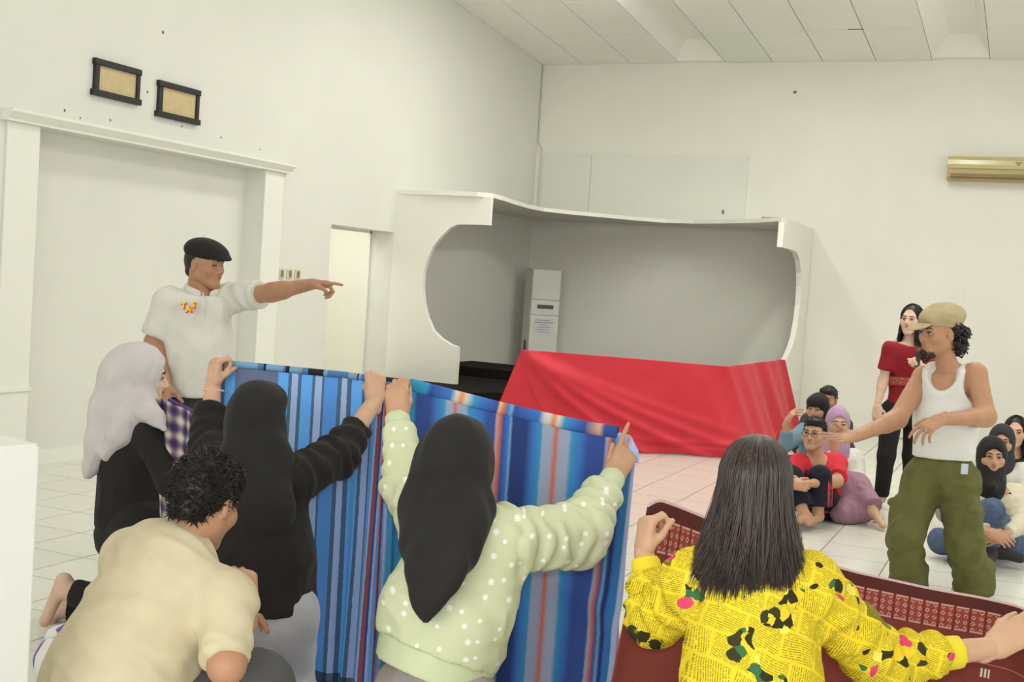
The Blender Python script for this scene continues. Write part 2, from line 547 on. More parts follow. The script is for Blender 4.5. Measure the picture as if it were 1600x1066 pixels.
# ---- sloping ceiling with boards and coffers
cs = BM()
cs.prism([(XL - .3, YB + .2, ceil_z(YB + .2) + .25), (XR + .2, YB + .2, ceil_z(YB + .2) + .25), (XR + .2, YF - .2, ceil_z(YF - .2) + .25), (XL - .3, YF - .2, ceil_z(YF - .2) + .25)], (0, 0, .15))
cl = cs.make('ceiling', M_GAP); structure(cl)
BW = .6195
cols = []
x = -6.32 + .005
edges = [-6.32, -5.752, -5.076, -4.44, -3.83, -3.24, -2.63, -2.004, -1.364, -.735, -.115, .5, 1.12, 1.74, 2.36, 2.98, 3.6, 4.22, 4.7]
rows = [YB, 13.66, 12.42, 11.18, 9.94, 8.0, 6.0, 4.0, 1.0, -3.0]
kk = 0
for a, b in zip(edges, edges[1:]):
    coffer = abs(a + 4.44) < .01 or abs(a + 1.364) < .01
    if coffer: continue
    for y1, y2 in zip(rows, rows[1:]):
        q = BM(); gp = .005
        P4 = [(a + gp, y1 - gp), (b - gp, y1 - gp), (b - gp, y2 + gp), (a + gp, y2 + gp)]
        dz = random.uniform(-.002, .002)
        q.prism([(px, py, ceil_z(py) + dz) for px, py in P4], (0, 0, .012))
        m = M_CEIL2 if (abs(a + 3.83) < .01 and y1 == YB) else M_CEIL
        q.make('ceiling_panel', m, cl)
# a thin board behind the joints
bk = BM()
for a, b in ((-6.32, -4.44), (-3.83, -1.364), (-.735, 4.7)):
    bk.prism([(a, YB, ceil_z(YB) + .016), (b, YB, ceil_z(YB) + .016), (b, YF, ceil_z(YF) + .016), (a, YF, ceil_z(YF) + .016)], (0, 0, .03))
bk.make('backing_board', M_GAP, cl)
M_CREAM = wall_mat('coffer_paint', (.89, .88, .82, 1), .04)
for a, b in ((-4.44, -3.83), (-1.364, -.735)):
    ye, yn = YB - .12, 4.6
    ia, ib, ie, dpt = a + .20, b - .12, ye - .33, .17
    q = BM(); z = ceil_z
    v = [q.b.verts.new(p) for p in ((a, ye, z(ye)), (b, ye, z(ye)), (b, yn, z(yn)), (a, yn, z(yn)),
         (ia, ie, z(ie) + dpt), (ib, ie, z(ie) + dpt), (ib, yn + .3, z(yn + .3) + dpt), (ia, yn + .3, z(yn + .3) + dpt))]
    for f in ((0, 1, 5, 4), (1, 2, 6, 5), (2, 3, 7, 6), (3, 0, 4, 7), (4, 5, 6, 7)): q.b.faces.new([v[i] for i in f])
    co = q.make('light_coffer', M_CREAM, cl)
    q = BM(); q.prism([(a, YB, z(YB)), (b, YB, z(YB)), (b, ye, z(ye)), (a, ye, z(ye))], (0, 0, .02)); q.make('ceiling_panel', M_CEIL, cl)
    q = BM(); q.prism([(a, yn, z(yn)), (b, yn, z(yn)), (b, YF, z(YF)), (a, YF, z(YF))], (0, 0, .02)); q.make('ceiling_panel', M_CEIL, cl)
# loose dark gap at a board corner
BM().prism([(-2.16, 13.665, ceil_z(13.665) - .004), (-1.99, 13.665, ceil_z(13.665) - .004), (-1.99, 13.645, ceil_z(13.645) - .004), (-2.16, 13.645, ceil_z(13.645) - .004)], (0, 0, .003)).make('board_crack', M_BLACK, cl)

# ---- slightly different toned, painted-over window field above the alcove
pg = BM()
pg.box((-6.21, YB - .014, 2.45), (-5.53, YB - .001, 3.29), .002); pg.box((-5.525, YB - .014, 2.45), (-3.44, YB - .001, 3.30), .002)
M_PATCH = wall_mat('painted_glass', (.745, .745, .675, 1), .07)
wp = structure(pg.make('window_1', M_PATCH)); wp['label'] = 'wide painted-over panel on back wall above the alcove shelf'
# conduit in the corner
cd = BM(); cd.tube([(XL + .07, YB - .012, 2.47), (XL + .07, YB - .012, 3.35), (XL + .012, YB - .012, 3.45), (XL + .012, YB - .012, 4.47)], .008, 8)
tag(cd.make('cable_conduit', simple('conduit_grey', (.58, .57, .50, 1), .6)), 'thin grey cable conduit running up the room corner', 'conduit')
# small nail holes and blemishes on the walls
def spot(parent, p, r, m):
    b = BM(); b.ell(p, r, seg=8); b.make('nail_hole', m, parent)
M_SPOT = simple('dirt_spot', (.20, .17, .12, 1), .9)
wlo = bpy.data.objects['wall_left']
spot(wb, tuple(W(1246, 146, 14.6) * 0 + np.array([-2.94, YB - .002, 4.10])), (.022, .006, .02), M_SPOT)
for y, z_, r in ((7.42, 3.28, .016), (7.28, 2.80, .012), (6.45, 2.53, .012), (6.6, 2.50, .008), (6.9, 2.53, .010), (8.75, 2.55, .008), (8.2, 2.58, .010), (7.7, 2.60, .009)):
    spot(wlo, (XL - .002, y, z_), (.006, r, r), M_SPOT)
spot(wb, (-3.72, YB - .014, 2.60), (.018, .006, .03), M_SPOT)

# ---- framed vents on the left wall
def vent(y0_, y1_, z0, z1, label):
    root = empty('wall_vent', (XL, (y0_ + y1_) / 2, z0))
    t = NT('woven_bamboo')
    X = t.sep(t.obj())
    s = t.math('SINE', t.math('MULTIPLY', X[1], 260.0))
    f = t.noise(t.obj(), 18, 3)
    t.color(t.mix(t.math('MULTIPLY_ADD', f, .8, t.math('MULTIPLY', s, .12), True), (.50, .38, .19, 1), (.72, .60, .36, 1)))
    m = t.fin(.7)
    off = np.array(root.location)
    b = BM(); b.box((XL - .01, y0_ + .03, z0 + .03), (XL + .012, y1_ - .03, z1 - .03)); b.make('bamboo_screen', m, root, off)
    w = .044
    for nm, lo, hi in (('frame_rail', (XL, y0_ - .012, z1 - w), (XL + .035, y1_ + .005, z1)), ('frame_rail', (XL, y0_ - .02, z0), (XL + .04, y1_ + .01, z0 + w)),
                       ('frame_stile', (XL, y0_, z0 + w), (XL + .028, y0_ + w, z1 - w)), ('frame_stile', (XL, y1_ - w * .8, z0 + w), (XL + .028, y1_, z1 - w))):
        BM().box(lo, hi, .004).make(nm, M_BLACK, root, off)
    tag(root, label, 'vent', 'framed vents high on the left wall')
vent(6.70, 7.17, 2.68, 2.945, 'black framed vent with bamboo screen, left one of the pair')
vent(7.385, 7.868, 2.632, 2.91, 'black framed vent with bamboo screen, right one of the pair')

# ---- switches
M_SW = simple('switch_plate', (.62, .58, .42, 1), .4, .5)
M_SWD = simple('switch_rocker', (.22, .19, .10, 1), .4, .5)
for y, lb in ((9.17, 'nearest the pilaster'), (9.30, 'middle of three'), (9.43, 'nearest the doorway')):
    root = empty('light_switch', (XL, y, 1.47)); off = np.array(root.location)
    BM().box((XL, y - .045, 1.435), (XL + .012, y + .045, 1.525), .003).make('plate', M_SW, root, off)
    BM().box((XL + .010, y - .018, 1.45), (XL + .018, y + .018, 1.51), .003).make('rocker', M_SWD, root, off)
    tag(root, 'small cream wall switch, ' + lb, 'switch', 'switches beside the doorway')

# ---- corner alcove: shelf and two panels with curved cut-outs
al = empty('corner_alcove', (-5.0, 12.0, .44)); AO = np.array(al.location)
edge = [(-6.32, 11.20), (-5.82, 11.15), (-5.35, 11.15), (-5.22, 11.24), (-5.25, 11.6), (-5.34, 12.1), (-5.42, 12.7), (-5.40, 13.1), (-5.2, 13.45), (-4.9, 13.74), (-4.6, 14.08), (-4.27, 14.30),
        (-3.9, 14.22), (-3.47, 13.95), (-3.0, 13.55), (-2.75, 13.25), (-2.62, 13.10), (-2.585, 13.3), (-2.585, 14.94), (-6.32, 14.94)]
BM().prism([(x, y, 2.395) for x, y in edge], (0, 0, .045)).make('shelf_board', M_PANEL, al, AO)
def arc(c, r0, r1, a0, a1, n=14):
    return [(c[0] + r0 * math.cos(math.radians(a)), c[1] + r1 * math.sin(math.radians(a))) for a in np.linspace(a0, a1, n)]
PL = [(-6.32, .44), (-5.475, .44), (-5.475, .835)] + [(-5.487, .833), (-5.56, .85), (-5.67, .90), (-5.78, .98), (-5.855, 1.11), (-5.905, 1.25), (-5.935, 1.41), (-5.935, 1.58), (-5.90, 1.72), (-5.84, 1.86), (-5.75, 1.97), (-5.66, 2.06), (-5.58, 2.10), (-5.50, 2.105)] + [(-5.21, 2.109), (-5.21, 2.395), (-6.32, 2.395)]
BM().prism([(x, 11.20, z) for x, z in PL], (0, .06, 0)).make('side_panel', M_PANEL, al, AO)
PR = [(14.94, .44), (13.55, .44), (13.55, .80), (13.75, .83), (13.95, .90), (14.15, 1.0), (14.30, 1.12), (14.40, 1.30), (14.45, 1.50), (14.43, 1.72), (14.36, 1.88), (14.20, 2.03), (14.0, 2.10), (13.80, 2.115), (13.12, 2.117), (13.12, 2.395), (14.94, 2.395)]
BM().prism([(-2.645, y, z) for y, z in PR], (.06, 0, 0)).make('side_panel', M_PANEL, al, AO)
po_ = BM().box((-2.645, 13.55, 0), (-2.585, 14.94, .438), .002).make('panel_plinth', M_PANEL); tag(po_, 'narrow white plinth under the right end of the alcove', 'plinth')
tag(al, 'white corner alcove with wavy shelf and curved cut-out side panels', 'alcove')
BM().box((-2.93, 13.55, 2.44), (-2.72, 13.66, 2.468), .002).make('wood_block', simple('bare_wood', (.42, .28, .12, 1), .7, var=.2))
tag(bpy.data.objects['wood_block'], 'small brown wooden block lying on the alcove shelf', 'wood block')
# black carpeted stage
st = BM(); st.prism([(XL + .003, 10.55, 0), (-5.0, 10.55, 0), (-4.4, 11.5, 0), (-2.72, 13.0, 0), (-2.72, YB - .003, 0), (XL + .003, YB - .003, 0)], (0, 0, .44))
so = st.make('stage_platform', M_BLACKCARPET)
tag(so, 'low stage covered with black carpet under the alcove', 'stage')
BM().box((XL + .01, 12.35, .44), (-4.3, 13.3, .545), .01).make('stage_step', M_BLACKCARPET)
tag(bpy.data.objects['stage_step'], 'black carpeted raised step on the stage behind the red cloth', 'step')

# ---- floor-standing air conditioner with a notice
M_ACW = simple('appliance_white', (.72, .71, .645, 1), .4, .4, .05, 4)
M_ACS = simple('appliance_side', (.62, .615, .55, 1), .45, .4)
M_GREY = simple('dark_grille', (.10, .10, .09, 1), .5)
fa = empty('standing_air_conditioner', (-5.90, 14.48, .44)); fa.rotation_euler = (0, 0, math.radians(43))
BM().box((-.20, -.10, 0), (.20, .17, 1.295), .02).make('body', M_ACS, fa)
BM().box((-.195, -.118, .90), (.195, -.09, 1.285), .01).make('upper_grille', M_ACW, fa)
BM().box((-.195, -.116, .70), (.195, -.09, .893), .008).make('control_panel', M_ACW, fa)
BM().box((-.195, -.118, .02), (.195, -.09, .693), .01).make('lower_panel', M_ACW, fa)
BM().box((-.11, -.124, .785), (.11, -.112, .835), .003).make('display', M_GREY, fa)
BM().box((-.203, -.02, .08), (-.198, .05, .36), .001).make('vent_slot', M_GREY, fa)
M_PAPER = simple('notice_paper', (.66, .66, .66, 1), .8)
nt_ = BM().box((-.145, -.1215, .43), (.135, -.1185, .66)).make('notice', M_PAPER, fa)
M_INK = simple('ink_black', (.25, .25, .28, 1), .8); M_INKR = simple('ink_red', (.58, .28, .34, 1), .8)
random.seed(3)
for i, (zz, xa, xb, m) in enumerate(((.635, -.11, .08, M_INK), (.605, -.135, .12, M_INK), (.575, -.06, .06, M_INKR), (.545, -.10, .09, M_INKR), (.515, -.10, .07, M_INKR), (.485, -.09, .07, M_INKR))):
    q = BM(); xx = xa
    while xx < xb:
        w_ = random.uniform(.015, .045); q.box((xx, -.1228, zz - .006), (min(xb, xx + w_), -.1212, zz + .006)); xx += w_ + .008
    q.make('print_line', m, nt_)
tag(fa, 'white floor-standing air conditioner with paper notice inside the alcove', 'air conditioner')

# ---- wall-mounted split air conditioner
M_ACY = simple('aged_plastic', (.52, .45, .21, 1), .22, .5, .06, 5)
M_ACY2 = simple('aged_plastic_dark', (.45, .36, .16, 1), .35, .5)
M_SLAT = simple('louvre_brown', (.30, .20, .10, 1), .5)
sa = empty('wall_air_conditioner', (-.65, YB, 3.06)); SO = np.array(sa.location)
xa, xb = -1.085, -.20
prof = [(0, 3.06), (.16, 3.06), (.195, 3.10), (.21, 3.18), (.21, 3.26), (.19, 3.315), (.15, 3.33), (0, 3.33)]
b = BM(); b.prism([(xa, YB - y, z) for y, z in prof], (xb - xa, 0, 0)); b.make('body', M_ACY2, sa, SO)
prof = [(.1, 3.195), (.214, 3.195), (.222, 3.24), (.214, 3.29), (.19, 3.328), (.15, 3.338), (.1, 3.338)]
b = BM(); b.prism([(xa - .004, YB - y, z) for y, z in prof], (xb - xa + .008, 0, 0)); b.make('front_cover', M_ACY, sa, SO)
for z in (3.075, 3.095, 3.118, 3.14):
    BM().box((xa + .04, YB - .214, z), (xb - .04, YB - .17, z + .010), .002).make('louvre', M_SLAT if z < 3.13 else M_ACY, sa, SO)
BM().box((xa + .02, YB - .216, 3.186), (xb - .02, YB - .2, 3.192)).make('seam', M_SLAT, sa, SO)
q = BM(); q.box((-.36, YB - .2235, 3.262), (-.29, YB - .2205, 3.270)); q.box((-.345, YB - .2243, 3.240), (-.312, YB - .2215, 3.252)); q.make('maker_mark', M_GREY, sa, SO)
tag(sa, 'yellowed wall-mounted air conditioner high on the back wall', 'air conditioner')

# ---- white masonry block at the left edge, close to the viewer
c0 = W(64, 694, 2.6); zt = c0[2]
fdir = nrm(np.array([.62, .78, 0])); c1 = None
r_ = MC @ np.array([(0 - 800) / FPX, (698.5 - 533) / FPX, 1.0]); c1 = CAM + r_ * ((zt - CAM[2]) / r_[2])
fd = nrm((c1 - c0) * np.array([1, 1, 0])); bd = np.array([fd[1], -fd[0], 0]);
if bd.dot(HF) < 0: bd = -bd
M_BLOCK = wall_mat('block_plaster', (.79, .785, .74, 1), .05)
pw = BM()
A = [c0, c0 + fd * .9, c0 + fd * .9 + bd * .22, c0 + bd * .22]
pw.prism([np.array([p[0], p[1], 0]) for p in A], (0, 0, zt))
bmesh.ops.bevel(pw.b, geom=[e for e in pw.b.edges], offset=.006, segments=2, affect='EDGES')
bo = pw.make('low_partition', M_BLOCK)
tag(bo, 'low white plastered partition at the left edge of the picture', 'partition')
# ================================================================== PEOPLE
class Frame:
    "head frame: x to the person's right, y forward, z up; origin at mid head height"
    def __init__(s, c, fwd, up=UP, sc=1.0):
        s.c = np.asarray(c, float); s.y = nrm(fwd); s.x = nrm(np.cross(s.y, up)); s.z = np.cross(s.x, s.y); s.s = sc
        s.R = np.array([s.x, s.y, s.z])
    def __call__(s, x, y, z): return s.c + s.s * (x * s.x + y * s.y + z * s.z)

def head_sdf(f, S=None):
    S = S or Sdf(); s = f.s
    E = lambda c, r, k=.02, op=1: S.ell(f(*c), np.array(r) * s, f.R, k * s, op)
    C = lambda a, b, ra, rb, k=.02, op=1: S.cone(f(*a), f(*b), ra * s, rb * s, k * s, op=op)
    E((0, -.02, .032), (.073, .092, .083))
    E((0, .022, -.028), (.060, .066, .082), .03)
    C((-.042, .0, -.058), (-.012, .062, -.098), .026, .02, .03); C((.042, .0, -.058), (.012, .062, -.098), .026, .02, .03)
    E((0, .066, -.098), (.024, .02, .018), .02)
    for q in (-1, 1):
        E((q * .042, .052, -.026), (.026, .026, .024), .03)
        E((q * .031, .088, -.001), (.021, .013, .011), .014, -1)
    C((-.034, .072, .022), (.034, .072, .022), .013, .013, .02)
    C((0, .080, .012), (0, .104, -.028), .008, .0115, .012)
    E((-.012, .093, -.034), (.009, .011, .008), .008); E((.012, .093, -.034), (.009, .011, .008), .008)
    E((0, .080, -.058), (.026, .014, .018), .015)
    for q in (-1, 1):
        E((q * .075, -.012, -.012), (.009, .019, .031), .006)
        E((q * .083, -.008, -.010), (.006, .010, .019), .004, -1)
    C((0, -.025, -.05), (0, -.035, -.12), .052, .05, .03)
    return S

def hand_sdf(S, side, w, f, n, curls, s=1.0, spread=.10, thumb=(.55, .65, .45), thumb2=(.85, .2, .5), fr=1.0):
    """side 'R'/'L'; w wrist; f direction wrist -> knuckles; n out of the palm.
    curls: four (a, b, c) bends in degrees, index to little finger"""
    f = nrm(f); n = np.asarray(n, float); n = nrm(n - n.dot(f) * f)
    t = np.cross(f, n) if side == 'R' else np.cross(n, f)
    kk = .010 * s
    Ls = ((.043, .026, .021), (.047, .030, .022), (.043, .028, .021), (.034, .021, .019))
    off = (.029, .010, -.009, -.027); pal = (.088, .092, .088, .080); rad = (.0092, .0095, .0090, .0080)
    S.cone(w - f * .03 * s, w + f * .012 * s, .026 * s, .026 * s, .02, n, 1.25)
    for i in range(4):
        base = w + f * pal[i] * s + t * off[i] * s
        S.cone(w + f * .012 * s + t * off[i] * .62 * s, base, .0155 * s, .0125 * s, .02 * s)
        p = base; a = 0
        for j in range(3):
            a += math.radians(curls[i][j])
            sp = spread * (1.5 - i) / 1.5 * (1 if j == 0 else .6)
            d = nrm(math.cos(a) * (f + t * sp) + math.sin(a) * n)
            p2 = p + d * Ls[i][j] * s * fr
            S.cone(p, p2, rad[i] * s * (1 - .1 * j), rad[i] * s * (1 - .1 * (j + 1)), kk * (.8 if j == 0 else .3))
            p = p2
    b = w + f * .022 * s + t * .022 * s + n * .006 * s
    d1 = nrm(thumb[0] * f + thumb[1] * t + thumb[2] * n); d2 = nrm(thumb2[0] * f + thumb2[1] * t + thumb2[2] * n)
    m = b + d1 * .042 * s
    S.cone(b, m, .0155 * s, .0115 * s, .014 * s)
    S.cone(m, m + d2 * .032 * s, .0108 * s, .0098 * s, .006 * s)
    S.cone(m + d2 * .032 * s, m + d2 * .032 * s + nrm(d2 + .3 * n) * .025 * s, .0098 * s, .008 * s, .004 * s)
    return S

FIST = ((70, 95, 60),) * 4
GRIP = ((55, 85, 55), (60, 85, 55), (65, 85, 55), (70, 80, 50))
RELAX = ((22, 30, 18), (26, 34, 20), (30, 36, 22), (34, 36, 22))
FLAT = ((4, 8, 6), (4, 8, 6), (5, 9, 6), (6, 10, 6))
POINT = ((2, 6, 4), (55, 70, 40), (65, 80, 45), (70, 80, 45))

class Person:
    def __init__(s, label, J, head, skin, group=None, sc=1.0, vox=.010, torso_fwd=None):
        s.J = {k: W(*v) if not isinstance(v, np.ndarray) else v for k, v in J.items()}
        J = s.J
        if 'hipR' not in J:
            pass
        s.base = np.array([J['pel'][0], J['pel'][1], 0.0])
        s.root = empty('person', s.base)
        tag(s.root, label, 'person', group)
        hc, hf, hs = head[0], head[1], head[2] if len(head) > 2 else 1.0
        hu = head[3] if len(head) > 3 else UP
        s.f = Frame(W(*hc), hf, hu, hs); s.skin = skin; s.sc = sc; s.vox = vox
        s.mid = (J['shL'] + J['shR']) / 2
        s.upv = nrm(s.mid - J['pel'])
        rt = J['shR'] - J['shL']; rt = nrm(rt - rt.dot(s.upv) * s.upv); s.rt = rt
        s.fw = np.cross(s.upv, rt)
        s.hw = np.linalg.norm(J['shR'] - J['shL']) / 2
        s.hands = []; s.V = []; s.F = []; s.n = 0
        s.extra = []
    def put(s, VF):
        V, F = VF; s.V.append(V); s.F.append(F + s.n); s.n += len(V)
    def body(s, handvox=.0042, headvox=.0055, feet=True, torso=True, arm_r=(.047, .040, .027), leg_r=(.075, .052, .038), chest=.10, headless=False):
        J = s.J; S = Sdf()
        nb = s.mid + s.upv * .0
        w = max(.12, s.hw * .80)
        S.cone(s.mid - s.upv * .06, s.mid - s.upv * .24, w, w * .88, .05, s.fw, max(1.05, w / chest))
        S.cut(s.mid + s.upv * .005, s.upv)
        S.cone(s.mid - s.upv * .24, J['pel'], w * .86, .135, .05, s.fw, 1.3)
        neck0 = s.f(0, -.028, -.085)
        S.cone(nb, neck0, .058 * s.sc, .053 * s.sc, .03)
        for q in 'LR':
            S.cone(nb + s.upv * .0, J['sh' + q], .05, .052, .04)
            S.cone(J['sh' + q], J['el' + q], arm_r[0], arm_r[1], .03)
            S.cone(J['el' + q], J['wr' + q], arm_r[1], arm_r[2], .02)
            fm = J['el' + q] * .72 + J['wr' + q] * .28
            S.cone(J['el' + q], fm, arm_r[1], arm_r[1] * 1.03, .02)
        for q in 'LR':
            h, k_, a = J['hip' + q], J['kn' + q], J['an' + q]
            S.cone(h, k_, leg_r[0], leg_r[1], .04); S.cone(k_, a, leg_r[1], leg_r[2], .02)
            S.cone(k_, k_ * .68 + a * .32, leg_r[1] * .9, leg_r[1] * .98, .03)
            if 'toe' + q in J:
                t = J['toe' + q]; hd = a - nrm(t - a) * .035
                S.cone(a, hd - UP * .03 * 0 + nrm(a - k_) * .03, .034, .030, .02)
                S.cone(hd + nrm(a - k_) * .035, t, .030, .024, .02, None)
        s.put(S.mesh(s.vox))
        if not headless: s.put(head_sdf(s.f).mesh(headvox))
        for (side, f, n, curls, kw) in s.hands:
            H = Sdf(); hand_sdf(H, side, J['wr' + side], f, n, curls, **kw)
            s.put(H.mesh(handvox, 1))
        me = mesh_np('body', np.concatenate(s.V) - s.base, np.concatenate(s.F))
        s.bodyo = link('body', me, s.root, s.skin)
        return s
    def wear(s, name, S, m, vox=None, wr=None, label=None, smooth=2, arms=None):
        V, F = S.mesh(vox or s.vox, smooth)
        if wr: V = wrinkle(V, F, **wr)
        if arms: V = arm_folds(V, F, [(s.J[a], s.J[b], n, am, r) for a, b, n, am, r in arms])
        o = link(name, mesh_np(name, V - s.base, F), s.root, m)
        if label: o['label'] = label
        return o
    def bm(s, name, b, m, parent=None, smooth=True):
        return b.make(name, m, parent or s.root, s.base, smooth)
    def face(s, brow=(.02, .015, .012, 1), lip=(.40, .12, .11, 1), eyes=True, mouth=True, brows=True, smile=0):
        f = s.f; k = f.s
        if eyes:
            for q in (-1, 1):
                e = BM(); e.ell(f(q * .031, .0795, .0), np.array((.0155, .0065, .0062)) * k, f.R); eo = s.bm('eye', e, M_EYE)
                i = BM(); i.ell(f(q * .031, .0845, .0), np.array((.0058, .003, .0058)) * k, f.R, 10); s.bm('iris', i, M_IRIS, eo)
                l = BM(); l.tube([f(q * .014, .086, .002), f(q * .031, .0885, .0075), f(q * .047, .0805, .002)], .0021 * k, 6); s.bm('eyelash', l, M_IRIS, eo)
        if brows:
            mb = simple('eyebrow', brow, .8)
            for q in (-1, 1):
                b = BM(); b.tube([f(q * .012, .0875, .020), f(q * .032, .0865, .027), f(q * .050, .074, .020)], [.0035 * k, .0035 * k, .0018 * k], 6); s.bm('eyebrow', b, mb)
        if mouth:
            ml = simple('lips', lip, .45, .4)
            w = .023
            b = BM(); b.tube([f(-w, .0815, -.057 + smile), f(-.008, .0945, -.0535), f(0, .0955, -.055), f(.008, .0945, -.0535), f(w, .0815, -.057 + smile)], [.0015 * k, .0055 * k, .0052 * k, .0055 * k, .0015 * k], 8)
            b.tube([f(-w, .081, -.058 + smile), f(0, .0925, -.063), f(w, .081, -.058 + smile)], [.0015 * k, .0068 * k, .0015 * k], 8)
            s.bm('lips', b, ml)
    def glasses(s, m):
        f = s.f; b = BM()
        for q in (-1, 1):
            c = [f(q * .033 + .025 * math.cos(a), .100, -.004 + .017 * math.sin(a)) for a in np.linspace(0, 2 * math.pi, 17)]
            b.tube(c, .0018 * f.s, 6)
            b.tube([f(q * .058, .099, .002), f(q * .072, .06, .004), f(q * .080, -.01, .0)], .0018 * f.s, 6)
        b.tube([f(-.009, .100, .0), f(0, .104, .004), f(.009, .100, .0)], .0018 * f.s, 6)
        s.bm('glasses', b, m)

# --- garment helpers
def shirt(P, off=.014, hem=None, sleeves=None, chest=.115, k=.045, waist=None, wl=1.0, hemcut=True, yoke=.055, belly=None, hipw=None, neck=True):
    "sleeves: {'L': (fraction along the arm 0..2, radius shoulder, elbow, wrist)}"
    J, S = P.J, Sdf()
    w = max(.13, P.hw * .84) * wl + off
    nb = P.mid + P.upv * .015
    top, low = P.mid - P.upv * .05, P.mid - P.upv * .26
    end = J['pel'] if hem is None else hem
    S.cone(top, low, w, (waist or w * .92), k, P.fw, max(1.0, w / (chest + off)))
    S.cut(P.mid + P.upv * (.012 + off * .5), P.upv)
    S.cone(low, end, (waist or w * .92), (hipw or w * .95), k, P.fw, max(1.0, w / ((belly or chest) + off)))
    nk_ = nb - P.upv * .035
    S.cone(nk_ - P.rt * .045, J['shL'], yoke * .75 + off, yoke + off * .7, .04); S.cone(nk_ + P.rt * .045, J['shR'], yoke * .75 + off, yoke + off * .7, .04)
    if neck: S.cone(nb - P.upv * .01 + P.fw * .012, P.f(0, -.02, -.10), .056, .070, .01, op=-1)
    if hemcut: S.cut(end, end - low)
    for q, (fr, r0, r1, r2) in (sleeves or {}).items():
        a, e, w_ = J['sh' + q], J['el' + q], J['wr' + q]
        if fr <= 1:
            S.cone(a, a + (e - a) * fr, r0, r1, .04, cap=True)
        else:
            S.cone(a, e, r0, r1, .04)
            S.cone(e, e + (w_ - e) * (fr - 1), r1, r2, .025, cap=True)
    return S

def band(P, lo_hem, hi_hem, **kw):
    "a ribbed waistband: the slice of a sweater between two hem points"
    S = shirt(P, hem=lo_hem, **kw); S.cut(hi_hem, hi_hem - lo_hem); return S

def trousers(P, r=(.10, .075, .06), seat=.15, upto=.97, waistup=.06, k=.04):
    J, S = P.J, Sdf()
    S.ell(J['pel'], (seat, seat * .85, .12), np.array([P.rt, P.fw, P.upv]), .04)
    S.cone(J['pel'], J['pel'] + P.upv * waistup, seat * .95, seat * .9, .04, P.fw, 1.3, cap=True)
    for q in 'LR':
        h, kn, an = J['hip' + q], J['kn' + q], J['an' + q]
        S.cone(J['pel'], h, seat * .7, r[0], .05); S.cone(h, kn, r[0], r[1], k)
        S.cone(kn, kn + (an - kn) * upto, r[1], r[2], .03, cap=True)
    return S

def hood(f, S=None, op=True, big=1.0, chin=True, fold=.0):
    "headscarf around the head; opening for the face"
    S = S or Sdf(); s = f.s
    S.ell(f(0, -.016, .018), np.array((.090, .110, .112)) * s * big, f.R, .03)
    S.cone(f(0, -.03, -.03), f(0, -.025, -.13), .082 * s * big, .075 * s * big, .04)
    if chin: S.cone(f(0, .025, -.118), f(0, .02, -.16), .055 * s, .075 * s, .04)
    if op:
        S.ell(f(0, .120, -.012), np.array((.060, .082, .086)) * s, f.R, .010, -1)
    return S

M_EYE = simple('eye_white', (.62, .60, .55, 1), .3, .5)
M_IRIS = simple('iris_dark', (.012, .009, .007, 1), .3, .5)
def skin_mat(name, col):
    t = NT(name); f = t.noise(t.obj(), 14, 3); f2 = t.noise(t.obj(), 130, 2)
    c2 = (col[0] * .86, col[1] * .78, col[2] * .74, 1)
    t.color(t.mix(t.math('MULTIPLY_ADD', f, 1.6, -.4, True), c2, col))
    t.bump(f2, .15, .0015)
    t.bsdf.inputs['Subsurface Weight'].default_value = 0.0
    return t.fin(.5, .35)
SK_TAN = skin_mat('skin_tan', (.52, .29, .175, 1))
SK_BROWN = skin_mat('skin_brown', (.45, .245, .145, 1))
SK_LIGHT = skin_mat('skin_light', (.66, .42, .28, 1))
SK_FAIR = skin_mat('skin_fair', (.72, .50, .38, 1))
SK_MID = skin_mat('skin_medium', (.58, .34, .21, 1))
M_HAIR = simple('hair_black', (.020, .017, .014, 1), .5, .3, .4, 60)

